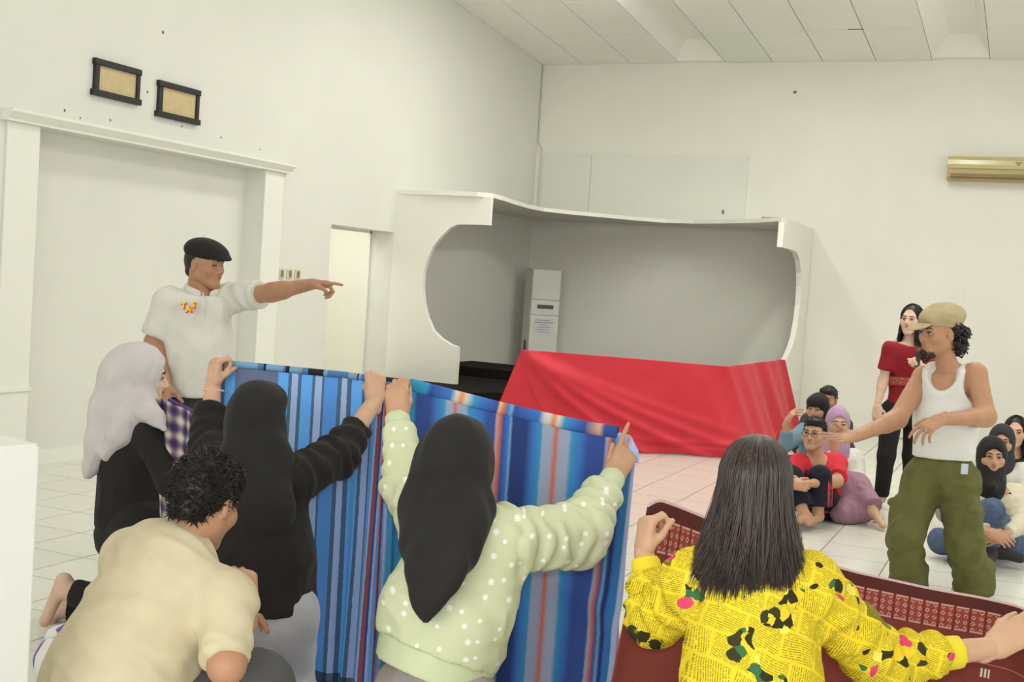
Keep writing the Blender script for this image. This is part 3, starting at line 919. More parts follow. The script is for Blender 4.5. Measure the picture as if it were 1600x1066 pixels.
def short_hair(P, m, n=700, length=.03, rad=.004, seed=1, droop=.45, thick=1.0, crown=(0, -.05, .11), nape=-.062):
    "a close shell of hair with tufts growing from its surface, combed away from the crown"
    f = P.f; S = Sdf(); s = f.s
    S.ell(f(0, -.026, .036), np.array((.078, .093, .085)) * s * thick, f.R, .02)
    S.cone(f(0, -.055, -.01), f(0, -.066, nape + .03), .056 * s, .046 * s, .03)
    S.ell(f(0, .105, -.01), np.array((.085, .075, .068)) * s, f.R, .012, -1)
    S.ell(f(0, .038, .082), np.array((.064, .052, .030)) * s, f.R, .02)
    for q in (-1, 1): S.ell(f(q * .085, .018, -.045), np.array((.03, .045, .038)) * s, f.R, .01, -1)
    S.cut(f(0, 0, nape), -f.z)
    V, F = S.mesh(.006 * s); N = normals(V, F)
    L = (V - f.c) @ f.R.T / s; NL = N @ f.R.T
    R_ = np.random.default_rng(seed); ok = np.where((L[:, 2] > nape + .004) & (np.einsum('ij,ij->i', NL, L - np.array([0, -.02, .0])) > 0))[0]
    ids = R_.choice(ok, n); VV, FF = [V], [F]; n0 = len(V); seg = 4; Vs, Fs = [], []
    for i in ids:
        p, nn = L[i], NL[i]
        fl = p - np.array(crown); fl = fl - fl.dot(nn) * nn; fl = nrm(fl + np.array([.25 * math.sin(p[1] * 60), 0, -.3]) * .4 + R_.normal(size=3) * .35)
        dr = nrm(nn * (1 - droop) + fl * droop); ln = length * R_.uniform(.5, 1.2)
        a = nrm(np.cross(dr, nn)); b = np.cross(dr, a)
        for j in range(seg):
            t = j / (seg - 1); q = p - nn * .003 + dr * ln * t + (fl - nn * .6) * ln * .35 * t * t; rr = rad * (1 - t) ** .7 + .0003
            for h in range(3): Vs.append(q + rr * (math.cos(2.094 * h) * a * 1.5 + math.sin(2.094 * h) * b * .7))
        for j in range(seg - 1):
            for h in range(3): Fs.append((n0 + j * 3 + h, n0 + j * 3 + (h + 1) % 3, n0 + j * 3 + 3 + (h + 1) % 3, n0 + j * 3 + 3 + h))
        n0 += seg * 3
    VV.append(f.c + s * (np.array(Vs) @ f.R)); FF.append(np.array(Fs))
    return link('hair', mesh_np('hair', np.concatenate(VV) - P.base, np.concatenate(FF)), P.root, m)
# fabrics
F_POLO = fabric('polo_offwhite', (.66, .64, .575, 1))
F_DARK = fabric('dark_grey_cloth', (.055, .050, .045, 1))
F_BLACK = fabric('black_knit', (.022, .0195, .018, 1), .9)
F_HIJABBLACK = fabric('black_scarf', (.024, .022, .021, 1), .8)
F_GREYSCARF = fabric('grey_scarf', (.56, .515, .505, 1), .8)
F_CREAM = fabric('cream_tee', (.63, .545, .375, 1))
F_GREYPANTS = fabric('light_grey_trousers', (.43, .43, .47, 1))
F_MAUVE = fabric('mauve_grey_trousers', (.36, .31, .30, 1))
F_SHORTS = fabric('grey_shorts', (.10, .098, .10, 1))
F_RED = fabric('red_tee', (.62, .035, .055, 1))
F_MAROON = fabric('crimson_tee', (.27, .018, .028, 1))
F_WHITE = fabric('white_rib', (.74, .73, .69, 1), .8, 700, .04)
F_OLIVE = fabric('olive_cotton', (.135, .135, .045, 1), .85, 800, .22)
F_KHAKI = fabric('khaki_felt', (.46, .37, .22, 1), .9, 500, .12)
F_CAPBLACK = fabric('black_felt', (.022, .02, .018, 1), .9)
F_NAVY = fabric('navy_track', (.014, .014, .024, 1), .7)
F_LILAC = fabric('lilac_scarf', (.46, .28, .42, 1))
F_SKIRT = fabric('mauve_skirt', (.34, .19, .25, 1))
F_OFFWHITE = fabric('offwhite_knit', (.66, .64, .58, 1))
F_CREAMKNIT = fabric('cream_knit', (.66, .60, .45, 1))
F_DENIM = fabric('blue_denim', (.085, .125, .215, 1), .85, 300, .35)
F_DENIMTOP = fabric('washed_blue_cotton', (.17, .27, .34, 1))
F_SOCK = fabric('charcoal_sock', (.055, .05, .055, 1))
M_STEEL = simple('polished_steel', (.55, .55, .55, 1), .25, .6); M_STEEL.node_tree.nodes['Principled BSDF'].inputs['Metallic'].default_value = 1
M_PINKBEAD = simple('pink_bead', (.72, .48, .52, 1), .4, .4)
M_GLASSFR = simple('black_spectacle_frame', (.02, .02, .02, 1), .3, .5)

def star_mat():
    t = NT('green_star_fleece'); o = t.obj()
    o3 = o; X0 = t.sep(o3); cb = t.n('CombineXYZ'); t.l(t.math('ADD', t.math('MULTIPLY', X0[0], float(HR[0])), t.math('MULTIPLY', X0[1], float(HR[1]))), cb.inputs[0]); t.l(X0[2], cb.inputs[1]); o = cb.outputs[0]
    v = t.n('TexVoronoi', feature='F1', voronoi_dimensions='2D'); v.inputs['Scale'].default_value = 19.0; v.inputs['Randomness'].default_value = .8
    t.l(o, v.inputs['Vector'])
    sc = t.n('VectorMath', operation='SUBTRACT'); mp = t.n('VectorMath', operation='SCALE'); mp.inputs[3].default_value = 19.0
    t.l(o, mp.inputs[0]); t.l(v.outputs['Position'], sc.inputs[1])
    sc2 = t.n('VectorMath', operation='SCALE'); sc2.inputs[3].default_value = 1.0
    t.l(o, sc.inputs[0])
    X = t.sep(sc.outputs[0])
    ax, az = (t.math('ABSOLUTE', X[i]) for i in range(2))
    h = t.math('MULTIPLY', t.math('ADD', X[0], X[1]), .7071); g_ = t.math('MULTIPLY', t.math('SUBTRACT', X[0], X[1]), .7071)
    arms = t.math('MINIMUM', t.math('MINIMUM', ax, az), t.math('MINIMUM', t.math('ABSOLUTE', h), t.math('ABSOLUTE', g_)))
    rad = v.outputs['Distance']
    vary = t.sep(v.outputs['Color'])[0]
    rl = t.math('MULTIPLY_ADD', vary, .10, .09)
    m = t.math('MULTIPLY', t.math('LESS_THAN', rad, t.math('MULTIPLY', rl, 1.0)), t.math('LESS_THAN', arms, .0016))
    m = t.math('MAXIMUM', m, t.math('LESS_THAN', rad, .05))
    t.color(t.mix(m, (.60, .635, .42, 1), (.86, .86, .80, 1)))
    t.bump(t.noise(o3, 500, 2), .2, .001)
    return t.fin(.9, .1)
F_STAR = star_mat()
F_GREENRIB = fabric('green_rib', (.59, .65, .42, 1))

def news_mat():
    t = NT('yellow_print_fleece'); o3 = t.obj(); X0 = t.sep(o3); cb = t.n('CombineXYZ')
    t.l(t.math('ADD', t.math('MULTIPLY', X0[0], float(HR[0])), t.math('MULTIPLY', X0[1], float(HR[1]))), cb.inputs[0])
    t.l(t.math('MULTIPLY_ADD', X0[1], .3, X0[2]), cb.inputs[1]); 
    wob = t.n('TexNoise'); wob.inputs['Scale'].default_value = 5.0; t.l(o3, wob.inputs['Vector'])
    wv = t.n('VectorMath', operation='MULTIPLY_ADD'); wv.inputs[1].default_value = (.05, .05, 0); t.l(wob.outputs['Color'], wv.inputs[0]); t.l(cb.outputs[0], wv.inputs[2])
    rot = t.n('Mapping'); rot.inputs['Rotation'].default_value = (0, 0, .22); t.l(wv.outputs[0], rot.inputs[0]); o = rot.outputs[0]
    br = t.n('TexBrick'); t.l(o, br.inputs['Vector'])
    for k_, v_ in (('Scale', 1.0), ('Mortar Size', .0035), ('Mortar Smooth', 0.0), ('Bias', 0.0), ('Brick Width', .085), ('Row Height', .062)): br.inputs[k_].default_value = v_
    br.inputs['Color1'].default_value = (0, 0, 0, 1); br.inputs['Color2'].default_value = (1, 1, 1, 1); br.offset = .37
    rnd = t.sep(br.outputs['Color'])[0]; block = t.math('SUBTRACT', 1.0, br.outputs['Fac'])
    ang = t.math('ADD', t.math('MULTIPLY_ADD', rnd, .9, -.45), t.math('MULTIPLY', t.math('GREATER_THAN', rnd, .62), 1.35))
    ca, sa_ = t.math('COSINE', ang), t.math('SINE', ang); X = t.sep(o)
    ru = t.math('ADD', t.math('MULTIPLY', X[0], ca), t.math('MULTIPLY', X[1], sa_))
    rv = t.math('SUBTRACT', t.math('MULTIPLY', X[1], ca), t.math('MULTIPLY', X[0], sa_))
    lines = t.math('GREATER_THAN', t.math('SINE', t.math('MULTIPLY', rv, 1250.0)), .1)
    cmb = t.n('CombineXYZ'); t.l(t.math('MULTIPLY', ru, 300.0), cmb.inputs[0]); t.l(t.math('MULTIPLY', t.math('FLOOR', t.math('MULTIPLY', rv, 198.9)), 7.3), cmb.inputs[1])
    word = t.math('GREATER_THAN', t.noise(cmb.outputs[0], 1.0, 0), .40)
    ink = t.math('MULTIPLY', t.math('MULTIPLY', lines, word), block)
    c = t.mix(t.math('MULTIPLY', ink, .60), (.82, .63, .035, 1), (.10, .075, .01, 1))
    # small dark picture boxes between the columns
    ph = t.math('MULTIPLY', t.math('MULTIPLY', t.math('GREATER_THAN', rnd, .46), t.math('LESS_THAN', rnd, .53)), block)
    c = t.mix(t.math('MULTIPLY', ph, t.math('MULTIPLY_ADD', t.noise(o3, 120, 2), .5, .5)), c, (.09, .08, .025, 1))
    # scattered plain dabs of colour, in loose clusters
    p = t.n('TexVoronoi', feature='F1', voronoi_dimensions='2D'); p.inputs['Scale'].default_value = 34.0
    w2 = t.n('TexNoise'); w2.inputs['Scale'].default_value = 60.0; t.l(o3, w2.inputs['Vector'])
    v2 = t.n('VectorMath', operation='MULTIPLY_ADD'); v2.inputs[1].default_value = (.018, .018, 0); t.l(w2.outputs['Color'], v2.inputs[0]); t.l(cb.outputs[0], v2.inputs[2])
    t.l(v2.outputs[0], p.inputs['Vector']); PC = t.sep(p.outputs['Color'])
    dab = t.math('MULTIPLY', t.math('LESS_THAN', p.outputs['Distance'], .56), t.math('GREATER_THAN', t.noise(cb.outputs[0], 9.5, 1), .585))
    pc = t.ramp(PC[0], [(0, (.035, .032, .012, 1)), (.30, (.05, .16, .06, 1)), (.44, (.74, .07, .17, 1)), (.58, (.86, .60, .03, 1)), (.74, (.90, .74, .12, 1)), (.86, (.05, .045, .02, 1))], 'CONSTANT')
    c = t.mix(dab, c, pc)
    t.color(c); t.bump(t.noise(o3, 500, 2), .2, .001)
    return t.fin(.85, .15)
F_NEWS = news_mat()
F_YELRIB = fabric('yellow_rib', (.82, .66, .04, 1))

def batik_mat():
    t = NT('batik_belt'); o = t.obj()
    v = t.n('TexVoronoi', feature='F1'); v.inputs['Scale'].default_value = 45; t.l(o, v.inputs['Vector'])
    t.color(t.ramp(v.outputs['Distance'], [(0, (.55, .45, .25, 1)), (.35, (.20, .09, .05, 1)), (.6, (.40, .04, .04, 1))]))
    return t.fin(.7)
F_BATIK = batik_mat()

def beads(P, name, c, axis, R_, r, m, n=22, parent=None):
    axis = nrm(axis); a = nrm(np.cross(axis, UP if abs(axis[2]) < .9 else HR)); b = np.cross(axis, a); q = BM()
    for i in range(n):
        th = 2 * math.pi * i / n; q.ell(c + R_ * (math.cos(th) * a + math.sin(th) * b), (r,) * 3, seg=6)
    return P.bm(name, q, m)

def ribbing(P, name, a, b, r, m, vox=.006):
    S = Sdf(); S.cone(a, b, r, r * .95, .0, cap=True); S.cut(a, a - b, rad=None); return P.wear(name, S, m, vox)

# ------------------------------------------------------------------ 1 man in a polo shirt pointing
P = Person('man in off-white polo and black flat cap pointing to the right', dict(
    shR=(264, 472, 6.03), shL=(360, 466, 6.20), elR=(241, 535, 6.02), wrR=(258, 600, 5.92), elL=(425, 457, 6.05), wrL=(488, 444, 5.90),
    pel=(304, 632, 6.14), hipR=(280, 650, 6.10), hipL=(325, 650, 6.18), knR=(275, 775, 6.08), knL=(322, 775, 6.16),
    anR=W(272, 640, 6.12) * [1, 1, 0] + [0, 0, .09], anL=W(322, 640, 6.18) * [1, 1, 0] + [0, 0, .09],
    toeR=W(280, 640, 5.95) * [1, 1, 0] + [0, 0, .03], toeL=W(332, 640, 6.02) * [1, 1, 0] + [0, 0, .03]),
    ((321, 412, 6.12), D(.90, -.38, -.06), 1.02), SK_BROWN, vox=.010)
P.hands = [('L', D(.93, -.30, .06), D(.05, -.15, -1), POINT, dict(s=1.02, thumb=(.7, .5, .3), thumb2=(.9, .1, .3))),
           ('R', D(.10, -.2, -1), D(.6, .8, 0), RELAX, dict(s=1.0))]
P.body(arm_r=(.050, .046, .030)); P.face(eyes=False); 
f = P.f
for q in (-1, 1): b = BM(); b.tube([f(q * .018, .0825, .0), f(q * .032, .083, -.003), f(q * .046, .076, -.001)], .0022, 6); P.bm('closed_eyelid', b, M_IRIS)
hem = W(305, 620, 6.12)
S = shirt(P, .02, hem, {'R': (.86, .070, .078, 0), 'L': (.70, .072, .076, 0)}, chest=.125, waist=.178, hipw=.176, belly=.135)
S.ell(P.f(0, -.02, -.16), np.array((.085, .085, .10)), P.f.R, .02, -1) if False else None
shirt_o = P.wear('polo_shirt', S, F_POLO, .009, dict(amp=.009, size=.11, axis=D(.3, 0, 1), stretch=2.5, seed=1), arms=[('shL', 'elL', 3, .006, .08)])
# collar: two leaves around the neck, and the placket
nb = P.mid + P.upv * .066 + P.fw * .012
S = Sdf()
for i in range(13):
    a0 = math.radians(-150 + 300 * i / 13); a1 = math.radians(-150 + 300 * (i + 1) / 13)
    pt = lambda a, rr, h: nb - P.fw * math.cos(a) * rr * 1.0 + P.rt * math.sin(a) * rr + P.upv * h
    S.cone(pt(a0, .073, .004 - .040 * (abs(i - 6.5) / 6.5) ** 1.5), pt(a1, .073, .004 - .040 * (abs(i + 1 - 6.5) / 6.5) ** 1.5), .016, .016, .004, P.upv, .7)
P.wear('collar', S, F_POLO, .006)
b = BM(); b.tube([W(317, 457, 5.985), W(319, 475, 5.955), W(320, 492, 5.945)], [.004, .0045, .004], 6)
P.bm('placket', b, F_POLO)
S = trousers(P, (.105, .085, .075), .155, .98, .05); P.wear('trousers', S, F_DARK, .011, dict(amp=.004, size=.12))
# flat cap
S = Sdf()
S.ell(f(0, -.025, .066), (.087, .100, .064), f.R, .03); S.ell(f(0, .045, .060), (.074, .075, .040), f.R, .05)
S.ell(f(0, .098, .042), (.062, .042, .014), np.array([f.x, nrm(f.y - .25 * f.z), nrm(f.z + .25 * f.y)]), .025)
S.cut(f(0, -.02, .022), nrm(-f.z - .02 * f.y))
P.wear('flat_cap', S, F_CAPBLACK, .005)
S = Sdf(); S.ell(f(0, -.03, .02), (.077, .088, .075), f.R); S.cone(f(0, -.07, -.01), f(0, -.078, -.045), .045, .035, .02)
S.ell(f(0, .085, -.01), (.095, .098, .09), f.R, .01, -1); S.cut(f(0, 0, .05), f.z)
P.wear('hair', S, M_HAIR, .005)
# yellow and red letters on the chest
M_TY = simple('letter_yellow', (.85, .62, .02, 1), .6); M_TR = simple('letter_red', (.60, .08, .03, 1), .6)
def chest_letter(ch, u, v, d, size, rot, tilt):
    for k_, (m, dz, bold) in enumerate(((M_TR, 0, .012), (M_TY, .003, .0))):
        cu = bpy.data.curves.new('letter', 'FONT'); cu.body = ch; cu.size = size; cu.extrude = .0015; cu.offset = bold * .25 + .0016; cu.align_x = 'CENTER'; cu.align_y = 'CENTER'
        to = bpy.data.objects.new('tmp', cu); COL.objects.link(to)
        me = bpy.data.meshes.new_from_object(to.evaluated_get(bpy.context.evaluated_depsgraph_get())); bpy.data.objects.remove(to)
        nrmv = nrm(CAM - W(u, v, d)); rgt = nrm(np.cross(UP, nrmv)); upl = np.cross(nrmv, rgt)
        rgt, upl = rgt * math.cos(rot) + upl * math.sin(rot), upl * math.cos(rot) - rgt * math.sin(rot)
        c = W(u + (1.4 if k_ == 0 else 0), v + (1.4 if k_ == 0 else 0), d) + nrmv * dz - P.base
        for vt in me.vertices:
            q = np.array(vt.co); vt.co = tuple(c + rgt * q[0] + upl * q[1] + nrmv * q[2])
        link('print_letter' if k_ else 'letter_outline', me, shirt_o, m)  # red copy is the printed outline behind each yellow letter
for ch, u, v, r in (('T', 286.5, 477.5, .1), ('A', 294, 483, .12), ('S', 301.5, 476.5, -.05)):
    chest_letter(ch, u, v, 5.905, .038, r, 0)

# ------------------------------------------------------------------ 2 kneeling woman, grey scarf
P = Person('kneeling woman in long pale grey headscarf and black top, in profile', dict(
    shR=(236, 682, 4.80), shL=(204, 676, 5.06), elR=(266, 756, 4.70), wrR=(316, 694, 4.80), elL=(268, 730, 5.15), wrL=(318, 690, 5.05),
    pel=(210, 812, 4.95), hipR=(222, 828, 4.84), hipL=(200, 826, 5.05), knR=(252, 972, 4.80), knL=(228, 962, 5.06),
    anR=(104, 922, 4.86), anL=(98, 952, 5.05), toeR=(70, 972, 4.88), toeL=(72, 984, 4.98)),
    ((222, 586, 4.9), D(.955, .22, -.12), .98), SK_FAIR, vox=.009)
P.hands = [('R', D(.7, .3, .5), D(0, 1, -.3), GRIP, dict(s=.95)), ('L', D(.7, .1, .5), D(0, -1, -.3), GRIP, dict(s=.95))]
P.body(arm_r=(.046, .041, .027)); P.face()
f = P.f
S = shirt(P, .016, W(208, 822, 4.95), {'R': (1.10, .062, .050, .044), 'L': (1.10, .062, .050, .044)}, chest=.125, wl=1.0, hipw=.150, belly=.13)
S.cone(W(205, 700, 4.9), W(205, 800, 4.92), .125, .128, .05)
P.wear('black_top', S, F_BLACK, .009, dict(amp=.006, size=.12, axis=UP, seed=2))
S = trousers(P, (.115, .085, .055), .150, .93, .05); S.ell(W(208, 840, 4.95), (.15, .15, .13), None, .05); P.wear('black_trousers', S, F_BLACK, .010, dict(amp=.005, size=.12))
S = hood(f, None, True, 1.04)
S.ell(f(0, -.05, -.01), (.092, .11, .12), f.R, .04)
nf = nrm(W(200, 640, 4.9) - CAM)
S.chain([W(196, 590, 4.9), W(178, 640, 4.86), W(158, 690, 4.84), W(143, 728, 4.84), W(137, 744, 4.84)], [.100, .092, .060, .032, .016], .04, nf, 1.6)
S.chain([W(205, 640, 4.84), W(192, 672, 4.78), W(168, 710, 4.80)], [.085, .055, .03], .04, nf, 1.5)
S.chain([W(215, 632, 4.84), W(243, 652, 4.72), W(258, 672, 4.70)], [.075, .030, .010], .035, nf, 1.4)
P.wear('headscarf', S, F_GREYSCARF, .0075, dict(amp=.004, size=.05, axis=D(-.42, 0, -1), stretch=16, seed=3))

# ------------------------------------------------------------------ 3 crouching man, cream tee
P = Person('young man crouching in cream T-shirt with back to viewer', dict(
    shR=(352, 938, 2.93), shL=(205, 880, 3.14), elR=(354, 1042, 2.78), wrR=(384, 955, 2.98), elL=(230, 990, 3.35), wrL=(330, 960, 3.42),
    pel=(165, 1125, 2.88), hipR=(215, 1150, 2.83), hipL=(130, 1130, 2.98), knR=(398, 1078, 3.02), knL=(270, 1060, 3.45),
    anR=(350, 1318, 2.98), anL=(240, 1285, 3.30), toeR=(400, 1330, 3.06), toeL=(280, 1270, 3.42)),
    ((322, 782, 3.08), D(.30, .86, -.40), .99, nrm(UP + D(.15, .35) * .35)), SK_TAN, vox=.009)
P.hands = [('R', D(-.25, .25, 1), D(-.4, 1, 0), FIST, dict(s=1.0)), ('L', D(.8, .2, .1), D(0, 0, -1), RELAX, dict(s=1.0))]
P.body(handvox=.0036, arm_r=(.044, .039, .028))
short_hair(P, M_HAIR, 9000, .019, .0022, 4, droop=1.0, thick=1.04, nape=-.072)
S = shirt(P, .016, W(150, 1150, 2.90), {'R': (.90, .064, .052, 0), 'L': (.8, .068, .070, 0)}, chest=.125, wl=1.0, hipw=.19, belly=.15)
S.cone(W(245, 905, 2.99), W(180, 1040, 2.90), .155, .175, .06, P.fw, 1.35)
S.cone(W(200, 862, 3.10), W(255, 870, 3.03), .05, .055, .05)
P.wear('tee_shirt', S, F_CREAM, .007, dict(amp=.012, size=.10, axis=D(.8, 0, -.5), stretch=3.5, seed=5), arms=[('shR', 'elR', 2.5, .003, .08)])
S = trousers(P, (.11, .095, .08), .165, .12, .08); P.wear('shorts', S, F_SHORTS, .010, dict(amp=.004, size=.1))

# ------------------------------------------------------------------ 4 kneeling woman, black, arms up
P = Person('kneeling woman in black headscarf and black sweater raising both hands', dict(
    shR=(455, 748, 4.05), shL=(352, 748, 4.12), elR=(528, 712, 4.22), wrR=(586, 626, 4.40), elL=(324, 700, 4.32), wrL=(333, 602, 4.42),
    pel=(416, 940, 4.02), hipR=(446, 962, 4.0), hipL=(388, 962, 4.05), knR=(452, 1082, 4.16), knL=(385, 1082, 4.20),
    anR=(465, 1140, 3.78), anL=(405, 1138, 3.80), toeR=(462, 1178, 3.62), toeL=(408, 1175, 3.64)),
    ((402, 655, 4.08), D(.22, .97, .05), 1.0), SK_LIGHT, vox=.009)
P.hands = [('L', D(.02, .12, 1), D(.75, .65, 0), FIST, dict(s=.98, thumb=(.7, .2, .8), thumb2=(.5, -.4, .8))),
           ('R', D(-.05, .10, 1), D(-.2, 1, 0), FIST, dict(s=.98, thumb=(.7, .3, .6), thumb2=(.6, -.3, .8)))]
P.body(handvox=.0038, arm_r=(.048, .044, .029))
S = shirt(P, .02, W(417, 962, 4.02), {'R': (1.52, .080, .074, .052), 'L': (1.68, .076, .070, .056)}, chest=.135, wl=1.05, hipw=.170, waist=.166, belly=.160)
S.cone(W(385, 790, 4.08), W(375, 900, 4.05), .10, .11, .06)
P.wear('black_sweater', S, F_BLACK, .0075, dict(amp=.010, size=.11, axis=D(.4, 0, 1), stretch=2, seed=6), arms=[('shR', 'elR', 3.5, .010, .085), ('elR', 'wrR', 4, .009, .075), ('shL', 'elL', 3, .009, .08), ('elL', 'wrL', 4, .008, .07)])
S = trousers(P, (.105, .09, .07), .132, .95, .0); P.wear('grey_trousers', S, F_GREYPANTS, .010, dict(amp=.006, size=.12, axis=UP, seed=3))
f = P.f
S = hood(f, None, False, 1.04, False)
S.ell(f(.015, .015, .075), (.075, .09, .045), f.R, .03)
nf = D(0, 1, 0)
S.chain([W(402, 690, 4.05), W(400, 735, 4.0), W(405, 800, 3.93), W(400, 855, 3.92)], [.092, .125, .105, .04], .05, nf, 1.9)
P.wear('headscarf', S, F_HIJABBLACK, .008, dict(amp=.007, size=.10, axis=UP, stretch=3, seed=8))
beads(P, 'bracelet', P.J['wrL'] - UP * .018 + D(0, .1) * .0, D(.02, .1, 1), .037, .0045, M_PINKBEAD, 24)

# ------------------------------------------------------------------ 5 kneeling woman, green star sweatshirt
P = Person('kneeling woman in pale green star sweatshirt and black headscarf', dict(
    shR=(788, 842, 3.30), shL=(668, 838, 3.42), elR=(903, 836, 3.48), wrR=(957, 748, 3.72), elL=(632, 762, 3.60), wrL=(621, 655, 3.76),
    pel=(676, 1080, 3.25), hipR=(715, 1100, 3.22), hipL=(645, 1092, 3.28), knR=(735, 1258, 3.38), knL=(660, 1252, 3.42),
    anR=(730, 1335, 3.0), anL=(668, 1330, 3.02), toeR=(728, 1385, 2.86), toeL=(670, 1380, 2.88)),
    ((718, 722, 3.34), D(.35, .93, .0), 1.0), SK_MID, vox=.0085)
P.hands = [('L', D(-.12, .12, 1), D(.1, 1, .1), ((38, 60, 35),) * 4, dict(s=.98, spread=.05, thumb=(.8, .3, .5), thumb2=(.8, -.1, .6))),
           ('R', D(.42, .15, .85), D(.1, 1, .1), ((0, 5, 4), (50, 65, 40), (50, 60, 35), (45, 55, 30)), dict(s=.98, spread=.16, thumb=(.7, .3, .6), thumb2=(.9, .2, .5)))]
P.body(handvox=.0034, arm_r=(.046, .041, .027))
hem = W(684, 1018, 3.25); hn = nrm(W(668, 1020, 3.25) - W(737, 840, 3.30))
S = shirt(P, .02, hem + hn * .05, {'R': (1.78, .082, .088, .054), 'L': (1.84, .074, .066, .050)}, chest=.13, wl=1.0, waist=.165, hipw=.158, belly=.14, hemcut=False)
S.cone(W(665, 950, 3.26), W(725, 965, 3.22), .12, .11, .05)
S.cone(W(775, 850, 3.30), W(762, 940, 3.24), .085, .075, .05)
S.cut(hem, hn)
green = P.wear('star_sweatshirt', S, F_STAR, .0068, dict(amp=.010, size=.10, axis=D(.6, 0, -.5), stretch=2.4, seed=9), arms=[('shR', 'elR', 4, .011, .095), ('elR', 'wrR', 4.5, .009, .085), ('shL', 'elL', 3, .009, .08), ('elL', 'wrL', 5, .008, .07)])
# ribbed hem and cuffs
S = shirt(P, .014, hem + hn * .12, chest=.13, wl=1.0, waist=.165, hipw=.150, belly=.14, neck=False, hemcut=False); S.cut(hem + hn * .068, hn); S.cut(hem - hn * .004, -hn); P.wear('ribbed_hem', S, F_GREENRIB, .007)
J = P.J
for q in 'LR':
    a = J['el' + q] + (J['wr' + q] - J['el' + q]) * .72; b_ = J['el' + q] + (J['wr' + q] - J['el' + q]) * 1.04
    ribbing(P, 'cuff', a, b_, .042, F_GREENRIB)
S = trousers(P, (.105, .09, .07), .128, .95, .0); P.wear('mauve_trousers', S, F_MAUVE, .010, dict(amp=.005, size=.12))
f = P.f
S = hood(f, None, False, 1.06, False)
S.ell(f(0, .035, -.035), (.075, .085, .085), f.R, .04)
S.chain([W(708, 770, 3.30), W(695, 820, 3.22), W(682, 880, 3.13), W(670, 930, 3.085), W(666, 966, 3.075)], [.105, .112, .085, .045, .012], .04, P.fw, 2.1)
S.chain([W(745, 800, 3.26), W(715, 860, 3.17), W(680, 925, 3.09)], [.06, .055, .03], .04, P.fw, 2.0)
S.chain([W(690, 720, 3.33), W(660, 790, 3.30), W(645, 850, 3.20)], [.085, .065, .04], .04, P.fw, 1.6)
P.wear('headscarf', S, F_HIJABBLACK, .0075, dict(amp=.006, size=.12, axis=UP, stretch=3, seed=11))

# ------------------------------------------------------------------ 6 woman in yellow sweatshirt
P = Person('woman with long dark hair in yellow newspaper-print sweatshirt', dict(
    shR=(1258, 915, 2.85), shL=(1090, 912, 2.90), elR=(1376, 1034, 2.96), wrR=(1552, 1012, 3.02), elL=(1024, 968, 3.06), wrL=(1006, 862, 3.15),
    pel=(1175, 1140, 2.80), hipR=(1220, 1165, 2.78), hipL=(1130, 1165, 2.82), knR=(1232, 1422, 2.94), knL=(1130, 1420, 2.96),
    anR=(1225, 1535, 2.56), anL=(1140, 1532, 2.58), toeR=(1222, 1590, 2.42), toeL=(1142, 1588, 2.44)),
    ((1178, 760, 2.86), D(.14, .99, -.02), 1.0), SK_LIGHT, vox=.0085)
P.hands = [('L', D(.04, .10, 1), D(.88, .42, .05), ((58, 70, 35), (64, 72, 38), (70, 74, 40), (76, 76, 42)), dict(s=.90, spread=.06, thumb=(.66, .30, .55), thumb2=(.84, .0, .50))),
           ('R', D(.84, .12, .50), D(.1, .8, -.6), ((15, 25, 15), (25, 30, 20), (30, 35, 20), (35, 35, 20)), dict(s=1.0, spread=.12, thumb=(.8, .5, .2), thumb2=(.95, .1, .2)))]
P.body(handvox=.0034, arm_r=(.044, .040, .027))
S = shirt(P, .02, W(1172, 1165, 2.80), {'R': (1.56, .080, .074, .054), 'L': (1.70, .078, .072, .052)}, chest=.125, wl=1.02, waist=.158, hipw=.158, belly=.13)
P.wear('printed_sweatshirt', S, F_NEWS, .0068, dict(amp=.009, size=.10, axis=D(.5, 0, -.5), stretch=2, seed=12), arms=[('shR', 'elR', 4, .008, .085), ('elR', 'wrR', 5, .009, .08), ('shL', 'elL', 3, .009, .08), ('elL', 'wrL', 4, .008, .075)])
J = P.J
for q, a0 in (('L', .62), ('R', .50)):
    a = J['el' + q] + (J['wr' + q] - J['el' + q]) * a0; b_ = J['el' + q] + (J['wr' + q] - J['el' + q]) * (a0 + (.26 if q == 'L' else .20))
    ribbing(P, 'cuff', a, b_, .043 if q == 'R' else .040, F_YELRIB)
S = trousers(P, (.12, .09, .07), .158, .95, .04); P.wear('trousers', S, F_DARK, .012)
